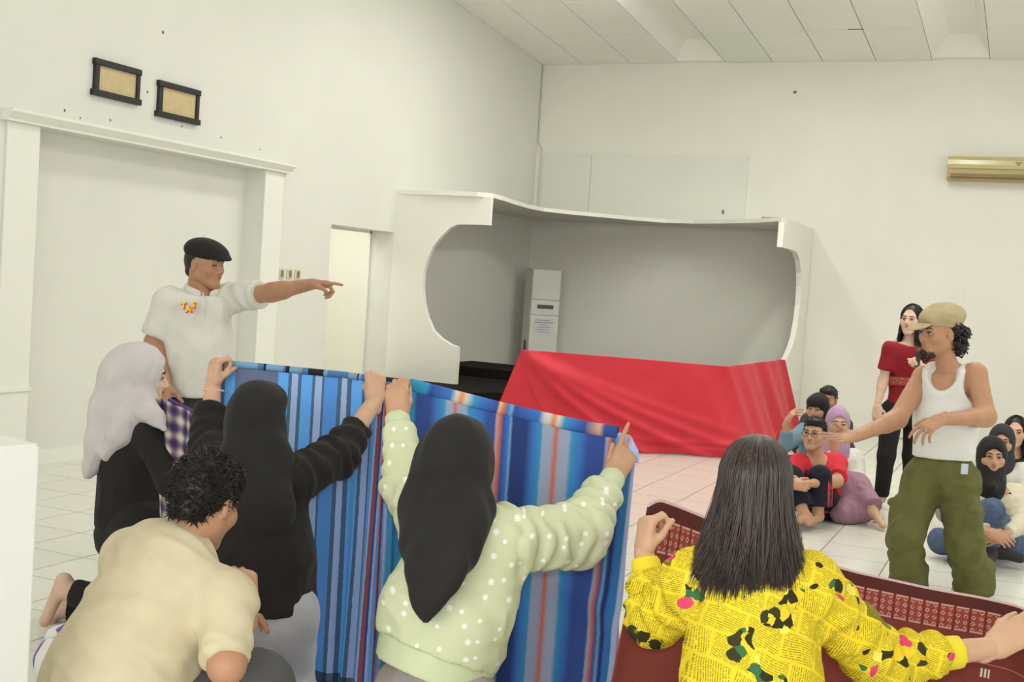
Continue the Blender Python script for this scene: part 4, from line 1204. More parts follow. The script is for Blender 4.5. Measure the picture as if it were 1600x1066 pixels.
# long straight hair: a core shell with strands laid over it
f = P.f
M_LONG = NT('long_dark_hair')
_o = M_LONG.obj(); _mp = M_LONG.n('Mapping'); _mp.inputs['Scale'].default_value = (170, 170, 6); M_LONG.l(_o, _mp.inputs[0])
_n = M_LONG.noise(_mp.outputs[0], 1.0, 3)
M_LONG.color(M_LONG.mix(M_LONG.math('MULTIPLY_ADD', _n, 2.4, -.75, True), (.016, .011, .010, 1), (.085, .052, .045, 1)))
M_LONG.bump(_n, .6, .004); M_LONG = M_LONG.fin(.36, .5)
def long_hair(P, m, n, hem_z, flare=1.0, seed=2, cover=2.5, rad=.0026, shell=True, core=.93):
    f = P.f; R_ = np.random.default_rng(seed); V, F = [], []; n0 = 0; k = f.s; ns = 18
    clump = R_.normal(size=(60, 4))
    for i in range(n):
        ph = R_.uniform(-cover, cover)                # 0 is straight back
        lay = R_.uniform(.92, 1.05)
        ci = int((ph + cover) / (2 * cover) * 59.9); cw = clump[ci]
        zz = hem_z + R_.normal() * .014 + cw[0] * .012 + .03 * (abs(ph) / cover) ** 2
        sw = R_.normal() * .05 + cw[1] * .05; wav = cw[2] * .010 + R_.normal() * .004; pz = cw[3] * 2 + R_.normal() * .4
        pts = []
        for t in np.linspace(0, 1, ns):
            if t < .40:
                a = t / .40 * math.pi / 2 * 1.02; r = math.sin(a); h = math.cos(a)
                p = np.array([math.sin(ph) * .083 * r * lay, -.022 - math.cos(ph) * .101 * r * lay, .028 + .094 * h * lay])
                q = f.c + k * (p @ f.R)
            else:
                u = (t - .40) / .60; ph2 = ph + sw * u
                w = 1 + flare * .34 * u ** 1.3 - .05 * math.sin(u * 3.1)
                p = np.array([math.sin(ph2) * .083 * lay * w, -.022 - math.cos(ph2) * .101 * lay * (1 + flare * .10 * u), .028])
                q = f.c + k * (p @ f.R); q = q + UP * (-u * (q[2] - zz)) + f.x * wav * math.sin(u * 5 + pz) * u
            pts.append(q)
        pts = np.array(pts); rr = rad * R_.uniform(.5, 1.3)
        T = np.gradient(pts, axis=0); T /= np.linalg.norm(T, axis=1)[:, None]
        O_ = pts - f.c; O_[:, 2] *= .2; A = np.cross(T, O_); A /= np.linalg.norm(A, axis=1)[:, None] + 1e-9; B = np.cross(A, T)
        tap = np.where(np.arange(ns) < ns - 6, 1.0, (ns - np.arange(ns)) / 7.0)[:, None] * rr
        V.append(np.stack([pts + A * tap * 1.5, pts + B * tap * .7, pts - A * tap * 1.5], 1).reshape(-1, 3))
        for j in range(ns - 1):
            for h in range(3):
                F.append((n0 + j * 3 + h, n0 + j * 3 + (h + 1) % 3, n0 + j * 3 + 3 + (h + 1) % 3, n0 + j * 3 + 3 + h))
        n0 += ns * 3
    VV, FF = [np.concatenate(V)], [np.array(F)]
    if shell:
        S = Sdf(); S.ell(f(0, -.022, .030), np.array((.080, .097, .088)) * k, f.R)
        b0 = f(0, -.045, .0); b1 = np.array([b0[0], b0[1], hem_z + .05])
        S.cone(b0, b1, .076 * k, .086 * k * (.75 + .25 * flare), .04, P.f.y * [1, 1, 0], 1.45)
        S.ell(f(0, .11, -.01), np.array((.066, .085, .10)) * k, f.R, .012, -1)
        v, q = S.mesh(.008); FF.append(q + n0); VV.append(v)
    return link('hair', mesh_np('hair', np.concatenate(VV) - P.base, np.concatenate(FF)), P.root, m)
long_hair(P, M_LONG, 3400, W(1170, 932, 2.75)[2], 1.9, 2, 2.55, .0015)
# ------------------------------------------------------------------ 7 man in tank top
P = Person('man in white tank top, khaki cap and olive cargo trousers gesturing', dict(
    shR=(1444, 588, 6.68), shL=(1524, 584, 6.50), elR=(1402, 655, 6.52), wrR=(1338, 682, 6.34), elL=(1541, 652, 6.40), wrL=(1470, 655, 6.22),
    pel=(1472, 738, 6.60), hipR=(1443, 752, 6.64), hipL=(1496, 752, 6.55), knR=(1415, 838, 6.52), knL=(1506, 848, 6.46),
    anR=(1419, 918, 6.58), anL=(1523, 920, 6.55), toeR=(1395, 935, 6.46), toeL=(1508, 945, 6.40)),
    ((1467, 519, 6.56), D(-.92, -.34, -.10), 1.10), SK_TAN, vox=.009)
P.hands = [('R', D(-.88, -.3, -.12), D(-.2, -.5, .8), FLAT, dict(s=1.05, spread=.2, thumb=(.7, .6, .3))),
           ('L', D(-.75, -.25, -.45), D(.25, .5, -.8), ((22, 22, 12), (30, 28, 15), (38, 34, 20), (42, 36, 20)), dict(s=1.08, spread=.34, thumb=(.5, .8, .2), thumb2=(.8, .4, .3)))]
P.body(arm_r=(.060, .050, .032), chest=.125, handvox=.004); P.face(brow=(.06, .05, .045, 1), lip=(.40, .17, .13, 1))
f = P.f
# tank top: torso shell with neckline and arm holes cut away
S = Sdf(); w = .168
S.cone(P.mid - P.upv * .03, P.mid - P.upv * .24, w, .165, .05, P.fw, 1.22)
S.cone(P.mid - P.upv * .24, W(1474, 716, 6.60), .165, .168, .05, P.fw, 1.18, cap=True)
S.cut(P.mid + P.upv * .03, P.upv)
for q, sg in (('R', 1), ('L', -1)):
    S.cone(P.mid + P.rt * sg * .085 + P.upv * .012, P.mid + P.rt * sg * .10 - P.upv * .10, .055, .08, .04)
S.ell(P.mid + P.fw * .16 + P.upv * .03, (.095, .13, .122), np.array([P.rt, P.fw, P.upv]), .01, -1)
S.ell(P.mid - P.fw * .12 + P.upv * .06, (.085, .08, .09), np.array([P.rt, P.fw, P.upv]), .01, -1)
S.cone(P.mid + P.upv * .0, P.mid + P.upv * .25, .066, .08, .01, op=-1)
for q, sg in (('R', 1), ('L', -1)):
    S.ell(P.J['sh' + q] + P.rt * sg * .03 - P.upv * .035, (.072, .16, .135), np.array([P.rt, P.fw, P.upv]), .01, -1)
P.wear('tank_top', S, F_WHITE, .008, dict(amp=.006, size=.11, axis=P.rt, stretch=2.5, seed=14))
S = trousers(P, (.108, .096, .088), .155, 1.0, .07)
for q in 'LR':
    J = P.J; sd = 1 if q == 'R' else -1
    m_ = J['hip' + q] * .45 + J['kn' + q] * .55
    S.ell(m_ + P.rt * sd * .075 + P.fw * .03, (.045, .075, .095), np.array([P.rt, P.fw, UP]), .02)
    S.cone(J['an' + q] + UP * .10, J['an' + q] - UP * .02, .088, .096, .03, cap=True)
ol = P.wear('cargo_trousers', S, F_OLIVE, .008, dict(amp=.013, size=.12, axis=D(.3, 0, 1), stretch=1.8, seed=15), arms=[('knR', 'anR', 3.5, .008, .10), ('knL', 'anL', 3.5, .009, .10), ('hipL', 'knL', 2.5, .007, .12)])
for q, sd in (('R', 1), ('L', -1)):
    m_ = P.J['hip' + q] * .58 + P.J['kn' + q] * .42
    R_ = np.array([P.rt, P.fw, UP])
    S = Sdf(); S.ell(m_ + P.rt * sd * .095 + P.fw * .055, (.040, .065, .028), R_, .005); V_, F_ = S.mesh(.007)
    link('pocket_flap', mesh_np('pocket_flap', V_ - P.base, F_), ol, F_OLIVE)
b = BM(); b.box((-.018, -.006, -.028), (.018, .006, .028), .003); b_o = b.make('belt_tag', simple('belt_tag', (.55, .60, .70, 1), .5), P.root); b_o.location = tuple(W(1507, 733, 6.385) - P.base); b_o.rotation_euler = (0, 0, .4)
# newsboy cap
S = Sdf()
S.ell(f(0, -.034, .078), (.100, .122, .078), f.R, .03); S.cone(f(0, -.02, .035), f(0, -.02, .055), .088, .09, .02, f.y, .85)
S.ell(f(0, .035, .068), (.078, .075, .048), f.R, .03)
S.cut(f(0, -.02, .026), nrm(-f.z + .12 * f.y))
cap = P.wear('newsboy_cap', S, F_KHAKI, .0055, dict(amp=.004, size=.07))
S = Sdf(); S.ell(f(0, .120, .036), (.068, .068, .010), np.array([f.x, nrm(f.y - .28 * f.z), nrm(f.z + .28 * f.y)]), .01); S.ell(f(0, .06, .0), (.08, .055, .06), f.R, .005, -1)
V_, F_ = S.mesh(.004); link('peak', mesh_np('peak', V_ - P.base, F_), cap, F_KHAKI)
# curly grizzled hair at the back and a goatee
M_CURL = simple('grizzled_hair', (.055, .048, .042, 1), .6, .3, .6, 40)
def curls(P, cs, r, n, m, name, seed=3, rad=.0035):
    R_ = np.random.default_rng(seed); b = BM()
    for i in range(n):
        c, rr = cs[R_.integers(len(cs))]
        d = nrm(R_.normal(size=3)); p = np.array(c) + d * rr * R_.uniform(.55, 1.0)
        a = nrm(np.cross(d, R_.normal(size=3))); e = np.cross(d, a); q = r * R_.uniform(.6, 1.3); ph = R_.uniform(0, 6)
        b.tube([P.f(*(p + q * (math.cos(ph + t) * a + math.sin(ph + t) * e) + d * q * t * .25)) for t in np.linspace(0, 5.2, 7)], rad, 4)
    return P.bm(name, b, m)
curls(P, [((-.05, -.085, -.015), .042), ((0, -.105, -.02), .048), ((.05, -.085, -.015), .042), ((-.055, -.075, -.055), .036), ((0, -.10, -.065), .045), ((.06, -.06, .01), .03), ((-.066, -.045, .012), .024), ((-.02, -.10, -.08), .04)], .014, 420, M_CURL, 'hair')
curls(P, [((0, .085, -.108), .022), ((0, .08, -.125), .02), ((-.02, .07, -.108), .018), ((.02, .07, -.108), .018)], .007, 110, M_CURL, 'goatee', 5, .0025)
b = BM(); w_ = P.J['wrL']
hf_ = D(-.75, -.25, -.45); hn_ = nrm(D(.25, .5, -.8) - D(.25, .5, -.8).dot(hf_) * hf_); ht_ = np.cross(hn_, hf_)
ringp = w_ + hf_ * .088 * 1.08 - ht_ * .009 * 1.08 + nrm(math.cos(.66) * (hf_ - ht_ * .11) + math.sin(.66) * hn_) * .016
rd_ = nrm(math.cos(.66) * (hf_ - ht_ * .11) + math.sin(.66) * hn_); ra_ = nrm(np.cross(rd_, UP)); rb_ = np.cross(rd_, ra_)
b.tube([ringp + .0112 * (math.cos(a) * ra_ + math.sin(a) * rb_) for a in np.linspace(0, 2 * math.pi, 13)], .0028, 6); b.ell(ringp - hn_ * .012, (.006, .006, .006))
P.bm('ring', b, M_STEEL)

# ------------------------------------------------------------------ 8 girl in red tee with microphone
P = Person('standing young woman in crimson T-shirt and black trousers holding a microphone', dict(
    shR=(1391, 545, 9.15), shL=(1450, 545, 9.30), elR=(1380, 595, 9.18), wrR=(1371, 634, 9.10), elL=(1456, 592, 9.12), wrL=(1442, 572, 8.97),
    pel=(1412, 638, 9.25), hipR=(1394, 645, 9.20), hipL=(1430, 645, 9.30), knR=(1385, 712, 9.16), knL=(1424, 712, 9.26),
    anR=(1377, 776, 9.24), anL=(1422, 776, 9.32), toeR=(1369, 789, 9.12), toeL=(1416, 789, 9.20)),
    ((1424, 500, 9.20), D(-.60, -.80, .04), .98), SK_FAIR, vox=.010)
P.hands = [('R', D(-.05, -.15, -1), D(.5, .8, 0), RELAX, dict(s=.95)), ('L', D(-.75, -.3, .35), D(-.3, .6, -.6), FIST, dict(s=.95))]
P.body(arm_r=(.042, .036, .025)); P.face()
S = shirt(P, .014, W(1410, 645, 9.22), {'R': (.66, .052, .062, 0), 'L': (.66, .052, .062, 0)}, chest=.105, waist=.132, hipw=.142, yoke=.042)
P.wear('tee_shirt', S, F_MAROON, .009, dict(amp=.006, size=.1, axis=UP, seed=16))
S = Sdf(); S.cone(W(1412, 590, 9.22), W(1412, 602, 9.22), .148, .146, .0, P.fw, 1.12, cap=True); S.cut(W(1412, 589, 9.22), UP); P.wear('batik_sash', S, F_BATIK, .008)
S = trousers(P, (.088, .066, .056), .135, .97, .05); P.wear('black_trousers', S, F_BLACK, .010)
long_hair(P, M_HAIR, 420, W(1420, 545, 9.2)[2], .5, 5, 2.35, .004)

# ------------------------------------------------------------------ 9 seated boy in red
P = Person('seated boy with glasses in bright red T-shirt hugging his knees', dict(
    shR=(1247, 724, 8.48), shL=(1308, 724, 8.56), elR=(1228, 758, 8.30), wrR=(1240, 758, 8.08), elL=(1308, 752, 8.34), wrL=(1254, 757, 8.10),
    pel=(1284, 790, 8.66), hipR=(1268, 795, 8.62), hipL=(1298, 795, 8.64), knR=(1236, 744, 8.26), knL=(1281, 744, 8.24),
    anR=(1256, 803, 8.12), anL=(1278, 803, 8.22), toeR=(1240, 816, 7.98), toeL=(1262, 818, 8.08)),
    ((1272, 677, 8.46), D(-.52, -.85, .02), 1.0), SK_MID, group='seated audience at the right', vox=.010)
P.hands = [('R', D(.6, -.2, 0), D(.2, .9, -.2), GRIP, dict(s=.95)), ('L', D(-.95, -.3, .05), D(.0, .9, -.2), RELAX, dict(s=.95))]
P.body(arm_r=(.044, .040, .026)); P.face(smile=.004); P.glasses(M_GLASSFR)
b = BM(); b.tube([P.f(-.014, .0925, -.0585), P.f(0, .0955, -.0595), P.f(.014, .0925, -.0585)], .0026, 6); P.bm('teeth', b, simple('teeth', (.75, .72, .66, 1), .4))
short_hair(P, M_HAIR, 1500, .013, .003, 7, droop=.75)
S = shirt(P, .016, W(1284, 792, 8.64), {'R': (.80, .064, .070, 0), 'L': (.80, .064, .070, 0)}, chest=.115, waist=.148, hipw=.158)
P.wear('red_tee_shirt', S, F_RED, .009, dict(amp=.007, size=.1, seed=17))
S = trousers(P, (.088, .070, .080), .15, .80, .04); nv = P.wear('track_trousers', S, F_NAVY, .009, dict(amp=.007, size=.09, seed=18))
M_STRIPE = simple('red_stripe', (.62, .05, .06, 1), .7)
J = P.J
for k_, (q, off_) in enumerate((('L', .0), ('L', .022), ('L', -.045))):
    b = BM(); dv = D(.75, -.55, .1); al_ = nrm(J['anL'] - J['knL']); sd_ = nrm(np.cross(al_, dv))
    pts = [J['knL'] + (J['anL'] - J['knL']) * t + dv * (.071 + .008 * t) + sd_ * off_ for t in np.linspace(.12, .80, 5)]
    b.tube(pts, .0045, 6); P.bm('side_stripe', b, M_STRIPE, nv)

# ------------------------------------------------------------------ 10 seated woman, lilac scarf
P = Person('seated woman in lilac headscarf and mauve skirt touching her mouth', dict(
    shR=(1291, 716, 8.92), shL=(1334, 718, 9.02), elR=(1288, 742, 8.72), wrR=(1304, 704, 8.66), elL=(1340, 752, 8.86), wrL=(1326, 745, 8.62),
    pel=(1328, 775, 9.02), hipR=(1316, 782, 8.98), hipL=(1342, 782, 9.00), knR=(1318, 760, 8.62), knL=(1338, 760, 8.62),
    anR=(1352, 800, 8.60), anL=(1364, 800, 8.42), toeR=(1376, 812, 8.62), toeL=(1380, 822, 8.30)),
    ((1309, 661, 8.88), D(-.12, -.98, -.05), .98), SK_LIGHT, group='seated audience at the right', vox=.010)
P.hands = [('R', D(-.1, -.2, .9), D(.2, .9, .3), GRIP, dict(s=.92)), ('L', D(-.8, -.4, -.1), D(0, .5, -.8), RELAX, dict(s=.92))]
P.body(arm_r=(.042, .036, .025)); P.face(); P.glasses(M_STEEL)
S = shirt(P, .018, W(1328, 778, 9.0), {'R': (1.9, .066, .058, .042), 'L': (1.9, .068, .060, .042)}, chest=.115, waist=.14, hipw=.15)
P.wear('white_top', S, F_OFFWHITE, .009, dict(amp=.006, size=.1, seed=19))
S = Sdf(); J = P.J
S.ell(J['pel'], (.16, .15, .12), None, .04)
for q in 'LR': S.cone(J['pel'], J['kn' + q], .12, .085, .06); S.cone(J['kn' + q], J['an' + q] * .85 + J['kn' + q] * .15, .085, .095, .06, cap=True)
S.cone(W(1325, 782, 8.6), W(1318, 802, 8.5), .09, .085, .06); S.cone(W(1318, 800, 8.5), W(1350, 800, 8.5), .075, .07, .05)
S.cut(np.array([0, 0, .006]), -UP)
P.wear('mauve_skirt', S, F_SKIRT, .009, dict(amp=.009, size=.08, axis=D(.3, 0, -1), stretch=3, seed=20))
S = hood(P.f, None, True, 1.0); S.cone(P.f(0, .0, -.14), P.f(0, .02, -.22), .10, .11, .05, P.fw, 1.3); S.cone(P.f(.02, .04, -.14), W(1300, 715, 8.78), .06, .03, .04)
P.wear('lilac_headscarf', S, F_LILAC, .007, dict(amp=.005, size=.07, axis=UP, seed=21))

def sitter(label, J, head, skin, top, topname, legm, sl, arm=(.042, .037, .025), **kw):
    P = Person(label, J, head, skin, group='seated audience at the right', vox=.011)
    P.hands = kw.get('hands') or [('R', D(-.3, -.8, -.1), D(0, .3, -1), RELAX, dict(s=.92)), ('L', D(-.3, -.8, -.1), D(0, .3, -1), RELAX, dict(s=.92))]
    P.body(arm_r=arm); P.face()
    S = shirt(P, .018, P.J['pel'], {'R': (sl, .066, .06, .045), 'L': (sl, .066, .06, .045)}, chest=.115, waist=.14, hipw=.15)
    P.wear(topname, S, top, .010, dict(amp=.006, size=.1, seed=22))
    P.wear('trousers', trousers(P, (.095, .075, .06), .15, .95, .03), legm, .011)
    return P
def seated_joints(u, v, d, px=1.0, turn=0.0):
    "a person sitting on the floor with knees drawn up, head centre at (u, v, d), facing left and towards the viewer"
    h = W(u, v, d); fw = D(-.45 + turn, -.9); rt = nrm(np.cross(fw, UP)); g = lambda r, a, z: np.array([h[0], h[1], 0]) + rt * r + fw * a + UP * z
    hz = h[2]
    return dict(shR=g(.15, -.03, hz - .21), shL=g(-.15, -.03, hz - .21), elR=g(.22, .12, hz - .40), wrR=g(.14, .24, .24), elL=g(-.22, .12, hz - .40), wrL=g(-.14, .24, .24),
                pel=g(0, -.08, .13), hipR=g(.09, -.05, .13), hipL=g(-.09, -.05, .13), knR=g(.30, .20, .13), knL=g(-.30, .20, .13), anR=g(-.02, .24, .08), anL=g(.06, .30, .07), toeR=g(-.14, .22, .05), toeL=g(.18, .28, .05))

# ------------------------------------------------------------------ 11, 12 behind the boy
J = seated_joints(1277, 638, 9.6)
J.update(shR=W(1256, 676, 9.52), elR=W(1228, 694, 9.34), wrR=W(1229, 660, 9.27))
P = sitter('seated person in washed blue top with raised hand behind the boy in red', J, ((1277, 638, 9.6), D(-.55, -.82, -.1), .98), SK_MID, F_DENIMTOP, 'blue_top', F_DARK, 1.62,
           hands=[('R', D(.35, -.3, .8), D(.5, .2, -.6), RELAX, dict(s=.95)), ('L', D(-.3, -.8, -.1), D(0, .3, -1), RELAX, dict(s=.92))])
S = hood(P.f, None, True, .99); S.ell(P.f(0, .05, .06), (.07, .06, .05), P.f.R, .03); P.wear('black_headscarf', S, F_HIJABBLACK, .008)
J = seated_joints(1293, 624, 10.4)
P = sitter('seated dark-haired person farthest back beside the red cloth', J, ((1293, 624, 10.4), D(-.5, -.85, -.1), .98), SK_BROWN, F_DARK, 'dark_top', F_DARK, 1.7)
short_hair(P, M_HAIR, 900, .016, .004, 9, droop=.85)

# ------------------------------------------------------------------ 13 seated girl, cream cardigan
P = Person('seated smiling girl in black headscarf, cream sweater and blue jeans', dict(
    shR=(1531, 772, 7.62), shL=(1586, 774, 7.74), elR=(1527, 818, 7.48), wrR=(1545, 832, 7.22), elL=(1594, 818, 7.56), wrL=(1568, 836, 7.26),
    pel=(1558, 848, 7.78), hipR=(1545, 852, 7.74), hipL=(1574, 852, 7.74), knL=(1549, 800, 7.32), knR=(1470, 846, 7.48),
    anL=(1546, 862, 7.30), anR=(1558, 862, 7.40), toeL=(1540, 884, 7.18), toeR=(1594, 872, 7.34)),
    ((1550, 713, 7.60), D(-.22, -.97, .02), 1.0), SK_MID, group='seated audience at the right', vox=.009)
P.hands = [('R', D(.55, -.45, -.2), D(0, .9, -.3), RELAX, dict(s=.95)), ('L', D(-.75, -.35, -.2), D(.1, .9, -.3), RELAX, dict(s=.95))]
P.body(arm_r=(.042, .037, .026)); P.face(smile=.006)
S = shirt(P, .018, W(1559, 850, 7.76), {'R': (1.85, .068, .062, .046), 'L': (1.85, .070, .066, .046)}, chest=.115, waist=.145, hipw=.155)
P.wear('cream_sweater', S, F_CREAMKNIT, .008, dict(amp=.007, size=.09, seed=24))
S = Sdf(); S.ell(W(1578, 775 + 0, 7.62), (.012, .01, .024), None); P.wear('embroidered_badge', S, F_CAPBLACK, .004)
S = trousers(P, (.10, .075, .062), .15, .88, .03); P.wear('jeans', S, F_DENIM, .008, dict(amp=.008, size=.07, seed=25))
J = P.J
for q in 'LR':
    S = Sdf(); a, t_ = J['an' + q], J['toe' + q]; dn = nrm(a - J['kn' + q])
    S.cone(a - dn * .03, a + dn * .02, .043, .043, .02); S.cone(a - nrm(t_ - a) * .035 + dn * .035, t_, .039, .033, .025); S.cut(np.array([0, 0, .002]), -UP)
    P.wear('sock', S, F_SOCK, .006)
f = P.f
S = hood(f, None, True, 1.0); S.cone(f(0, .0, -.14), f(0, .03, -.20), .10, .10, .05, P.fw, 1.3); S.cone(f(0, .06, -.16), W(1552, 762, 7.46), .06, .02, .04)
P.wear('headscarf', S, F_HIJABBLACK, .007, dict(amp=.005, size=.07, axis=UP, seed=26))

# ------------------------------------------------------------------ 14, 15 behind her
P = sitter('seated woman in dark grey headscarf and white top, behind the smiling girl', seated_joints(1565, 690, 8.5), ((1565, 690, 8.5), D(-.4, -.9, 0), 1.0), SK_MID, F_OFFWHITE, 'white_top', F_MAUVE, 1.9)
S = hood(P.f, None, True, .99); S.cone(P.f(0, .0, -.14), P.f(0, .03, -.20), .10, .09, .05, P.fw, 1.3); P.wear('headscarf', S, fabric('charcoal_scarf', (.04, .038, .04, 1)), .008)
P = sitter('seated woman with long loose hair and black top at the right edge', seated_joints(1587, 675, 9.25, turn=.1), ((1587, 675, 9.25), D(-.45, -.88, 0), 1.0), SK_LIGHT, F_BLACK, 'black_top', fabric('rust_trousers', (.20, .05, .035, 1)), 1.9)
long_hair(P, M_HAIR, 420, .42, .5, 6, 2.4, .004)

# ------------------------------------------------------------------ microphone
mp, mq = W(1433, 578, 8.93), W(1436, 551, 8.93)
mic = empty('microphone', mp); off = mp
b = BM(); b.tube([mp - nrm(mq - mp) * .06, mp, mp + (mq - mp) * .75], [.011, .013, .018], 12); b.make('handle', M_BLACK, mic, off, True)
b = BM(); b.ell(mq, (.027, .027, .03)); b.make('grille', simple('mic_mesh', (.05, .05, .05, 1), .5), mic, off, True)
tag(mic, 'black handheld microphone in the hand of the woman in crimson', 'microphone')
# ================================================================== CLOTHS
def interp(pts, n):
    pts = np.asarray(pts, float); s = np.concatenate([[0], np.cumsum(np.linalg.norm(np.diff(pts, axis=0), axis=1))]); s /= s[-1]
    t = np.linspace(0, 1, n); return np.stack([np.interp(t, s, pts[:, i]) for i in range(3)], 1), t

def smooth_line(pts, n):
    p, t = interp(pts, n)
    for _ in range(max(2, n // 25)):
        q = p.copy(); q[1:-1] = (p[:-2] + 2 * p[1:-1] + p[2:]) / 4; p = q
    return p

def cloth(name, label, cat, top, bottom, nu, nv, disp, m, thick=.004, parent=None, base=None, group=None, vmap=None):
    A, B = smooth_line(top, nu), smooth_line(bottom, nu)
    v = np.linspace(0, 1, nv); 
    P_ = A[None] * (1 - v)[:, None, None] + B[None] * v[:, None, None]      # nv, nu, 3
    tu = np.gradient(P_, axis=1); tv = np.gradient(P_, axis=0)
    N = np.cross(tu, tv); N /= np.linalg.norm(N, axis=2)[..., None] + 1e-9
    U_, V_ = np.meshgrid(np.linspace(0, 1, nu), v)
    P_ = P_ + N * disp(U_, V_)[..., None]
    tu = np.gradient(P_, axis=1); tv = np.gradient(P_, axis=0)
    N = np.cross(tu, tv); N /= np.linalg.norm(N, axis=2)[..., None] + 1e-9
    Fr = P_ - N * thick / 2; Bk = P_ + N * thick / 2
    Fr[..., 2] = np.maximum(Fr[..., 2], .003); Bk[..., 2] = np.maximum(Bk[..., 2], .003)
    base = P_[-1].mean(0) * [1, 1, 0] if base is None else base
    V = np.concatenate([Fr.reshape(-1, 3), Bk.reshape(-1, 3)]) - base
    idx = np.arange(nu * nv).reshape(nv, nu); k = nu * nv
    q = np.stack([idx[:-1, :-1], idx[:-1, 1:], idx[1:, 1:], idx[1:, :-1]], -1).reshape(-1, 4)
    F = [q, q[:, ::-1] + k]
    for e, fl in ((idx[0], 1), (idx[-1], 0), (idx[:, 0], 0), (idx[:, -1], 1)):
        s = np.stack([e[:-1], e[1:], e[1:] + k, e[:-1] + k], -1); F.append(s[:, ::-1] if fl else s)
    F = np.concatenate(F)
    me = mesh_np(name, V, F)
    uv = np.stack([np.concatenate([U_.ravel()] * 2), 1 - np.concatenate([V_.ravel()] * 2)], 1)
    lay = me.uv_layers.new(name='UVMap')
    lay.data.foreach_set('uv', uv[F.ravel()].astype(np.float32).ravel())
    o = link(name, me, parent, m)
    if parent is None:
        o.location = tuple(base); tag(o, label, cat, group)
    return o, P_

def tube_uv(name, line, rad, m, parent, base, seg=10, flat=1.0):
    P_ = np.asarray(line); n = len(P_); V = []
    for i, p in enumerate(P_):
        t = nrm(P_[min(i + 1, n - 1)] - P_[max(i - 1, 0)]); a = nrm(np.cross(t, UP)); b = np.cross(a, t)
        for j in range(seg):
            q = 2 * math.pi * j / seg; V.append(p + rad * (math.cos(q) * a * flat + math.sin(q) * b))
    idx = np.arange(n * seg).reshape(n, seg); nx = np.roll(idx, -1, 1)
    F = np.stack([idx[:-1], nx[:-1], nx[1:], idx[1:]], -1).reshape(-1, 4)
    me = mesh_np(name, np.array(V) - base, F)
    u = np.repeat(np.linspace(0, 1, n), seg); w = np.tile(np.arange(seg) / seg, n)
    me.uv_layers.new(name='UVMap').data.foreach_set('uv', np.stack([u, w], 1)[F.ravel()].astype(np.float32).ravel())
    return link(name, me, parent, m)

def stripes(name, spec, x0, x1, mode='CONSTANT', hem=None, rough=.8, jitter=.003):
    t = NT(name); X = t.sep(t.uv())
    nz = t.noise(t.obj(), 60, 2)
    u = t.math('ADD', X[0], t.math('MULTIPLY_ADD', nz, jitter * 2, -jitter))
    parts = [spec[i:i + 31] for i in range(0, len(spec), 31)]
    st = [((a - x0) / (x1 - x0), c) for a, c in parts[0]]
    c = t.ramp(u, st, mode)
    for pt in parts[1:]:
        st = [((a - x0) / (x1 - x0), q) for a, q in pt]
        c = t.mix(t.math('GREATER_THAN', u, st[0][0]), c, t.ramp(u, st, mode))
    # fine yarn lines
    yarn = t.math('MULTIPLY_ADD', t.math('SINE', t.math('MULTIPLY', X[0], 1500.0)), .06, .94)
    cm = t.n('Mix', data_type='RGBA', blend_type='MULTIPLY'); cm.inputs[0].default_value = 1.0
    t.l(c, cm.inputs[6]); cc = t.n('CombineColor'); 
    for i in range(3): t.l(yarn, cc.inputs[i])
    t.l(cc.outputs[0], cm.inputs[7]); c = cm.outputs[2]
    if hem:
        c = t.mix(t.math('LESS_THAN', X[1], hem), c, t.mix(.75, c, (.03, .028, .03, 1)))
    t.color(c); t.bump(t.noise(t.obj(), 600, 2), .2, .001)
    return t.fin(rough, .15)

BL = rgb(88, 148, 214, 1.55); BD = rgb(72, 98, 126, 1.35); LV = rgb(148, 166, 206, 1.4); SL = rgb(98, 108, 138, 1.3); RB = rgb(160, 88, 92); NV = rgb(58, 84, 150); BL2 = rgb(80, 132, 200, 1.5)
spec1 = [(195, LV), (214, BD), (232, BL), (285, SL), (525, BL), (580, BD), (600, LV), (636, BD), (656, BL), (715, BD), (733, LV), (770, BD), (783, BL2), (860, BD), (880, LV), (912, BD), (936, BL), (1000, BD), (1018, LV), (1050, BD), (1062, BL), (1090, LV), (1100, RB), (1121, NV), (1132, LV), (1150, BL)]
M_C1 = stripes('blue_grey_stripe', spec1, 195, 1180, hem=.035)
def fold1(u, v):
    a = .003 + .007 * v ** 1.2
    g = np.exp(-((u - .86) / .13) ** 2)
    return a * (np.sin(u * 24 + v * .8) * .5 + .5 * np.sin(u * 41 + 1 + v)) + g * (.005 + .012 * v) * np.sin(u * 60) + .012 * v * np.sin(u * 9 + v * 3)
t1 = [W(342, 569, 4.47), W(400, 574, 4.48), W(470, 581, 4.48), W(540, 588, 4.47), W(592, 595, 4.45), W(612, 598, 4.42)]
b1 = [np.array([p[0], p[1], .012]) for p in (W(338, 700, 4.42), W(410, 700, 4.50), W(480, 700, 4.44), W(550, 700, 4.42), W(580, 700, 4.36), W(606, 700, 4.33))]
c1o, C1 = cloth('striped_cloth', 'light blue and grey striped cloth held up by woman in black', 'cloth', t1, b1, 180, 60, fold1, M_C1, group='cloths held up as curtains')
bs = np.array(c1o.location)
_hr = np.random.default_rng(5); _hx = np.sort(np.concatenate([[0], _hr.uniform(.01, .99, 29)]))
hs1 = [(float(x_), (rgb(40, 42, 50), rgb(120, 165, 200), rgb(150, 150, 150), rgb(80, 125, 175))[i_ % 4]) for i_, x_ in enumerate(_hx)]
tube_uv('rolled_hem', smooth_line([p + UP * .004 for p in t1[:5]], 60), .013, stripes('rolled_hem_stripe', hs1, 0, 1), c1o, bs)

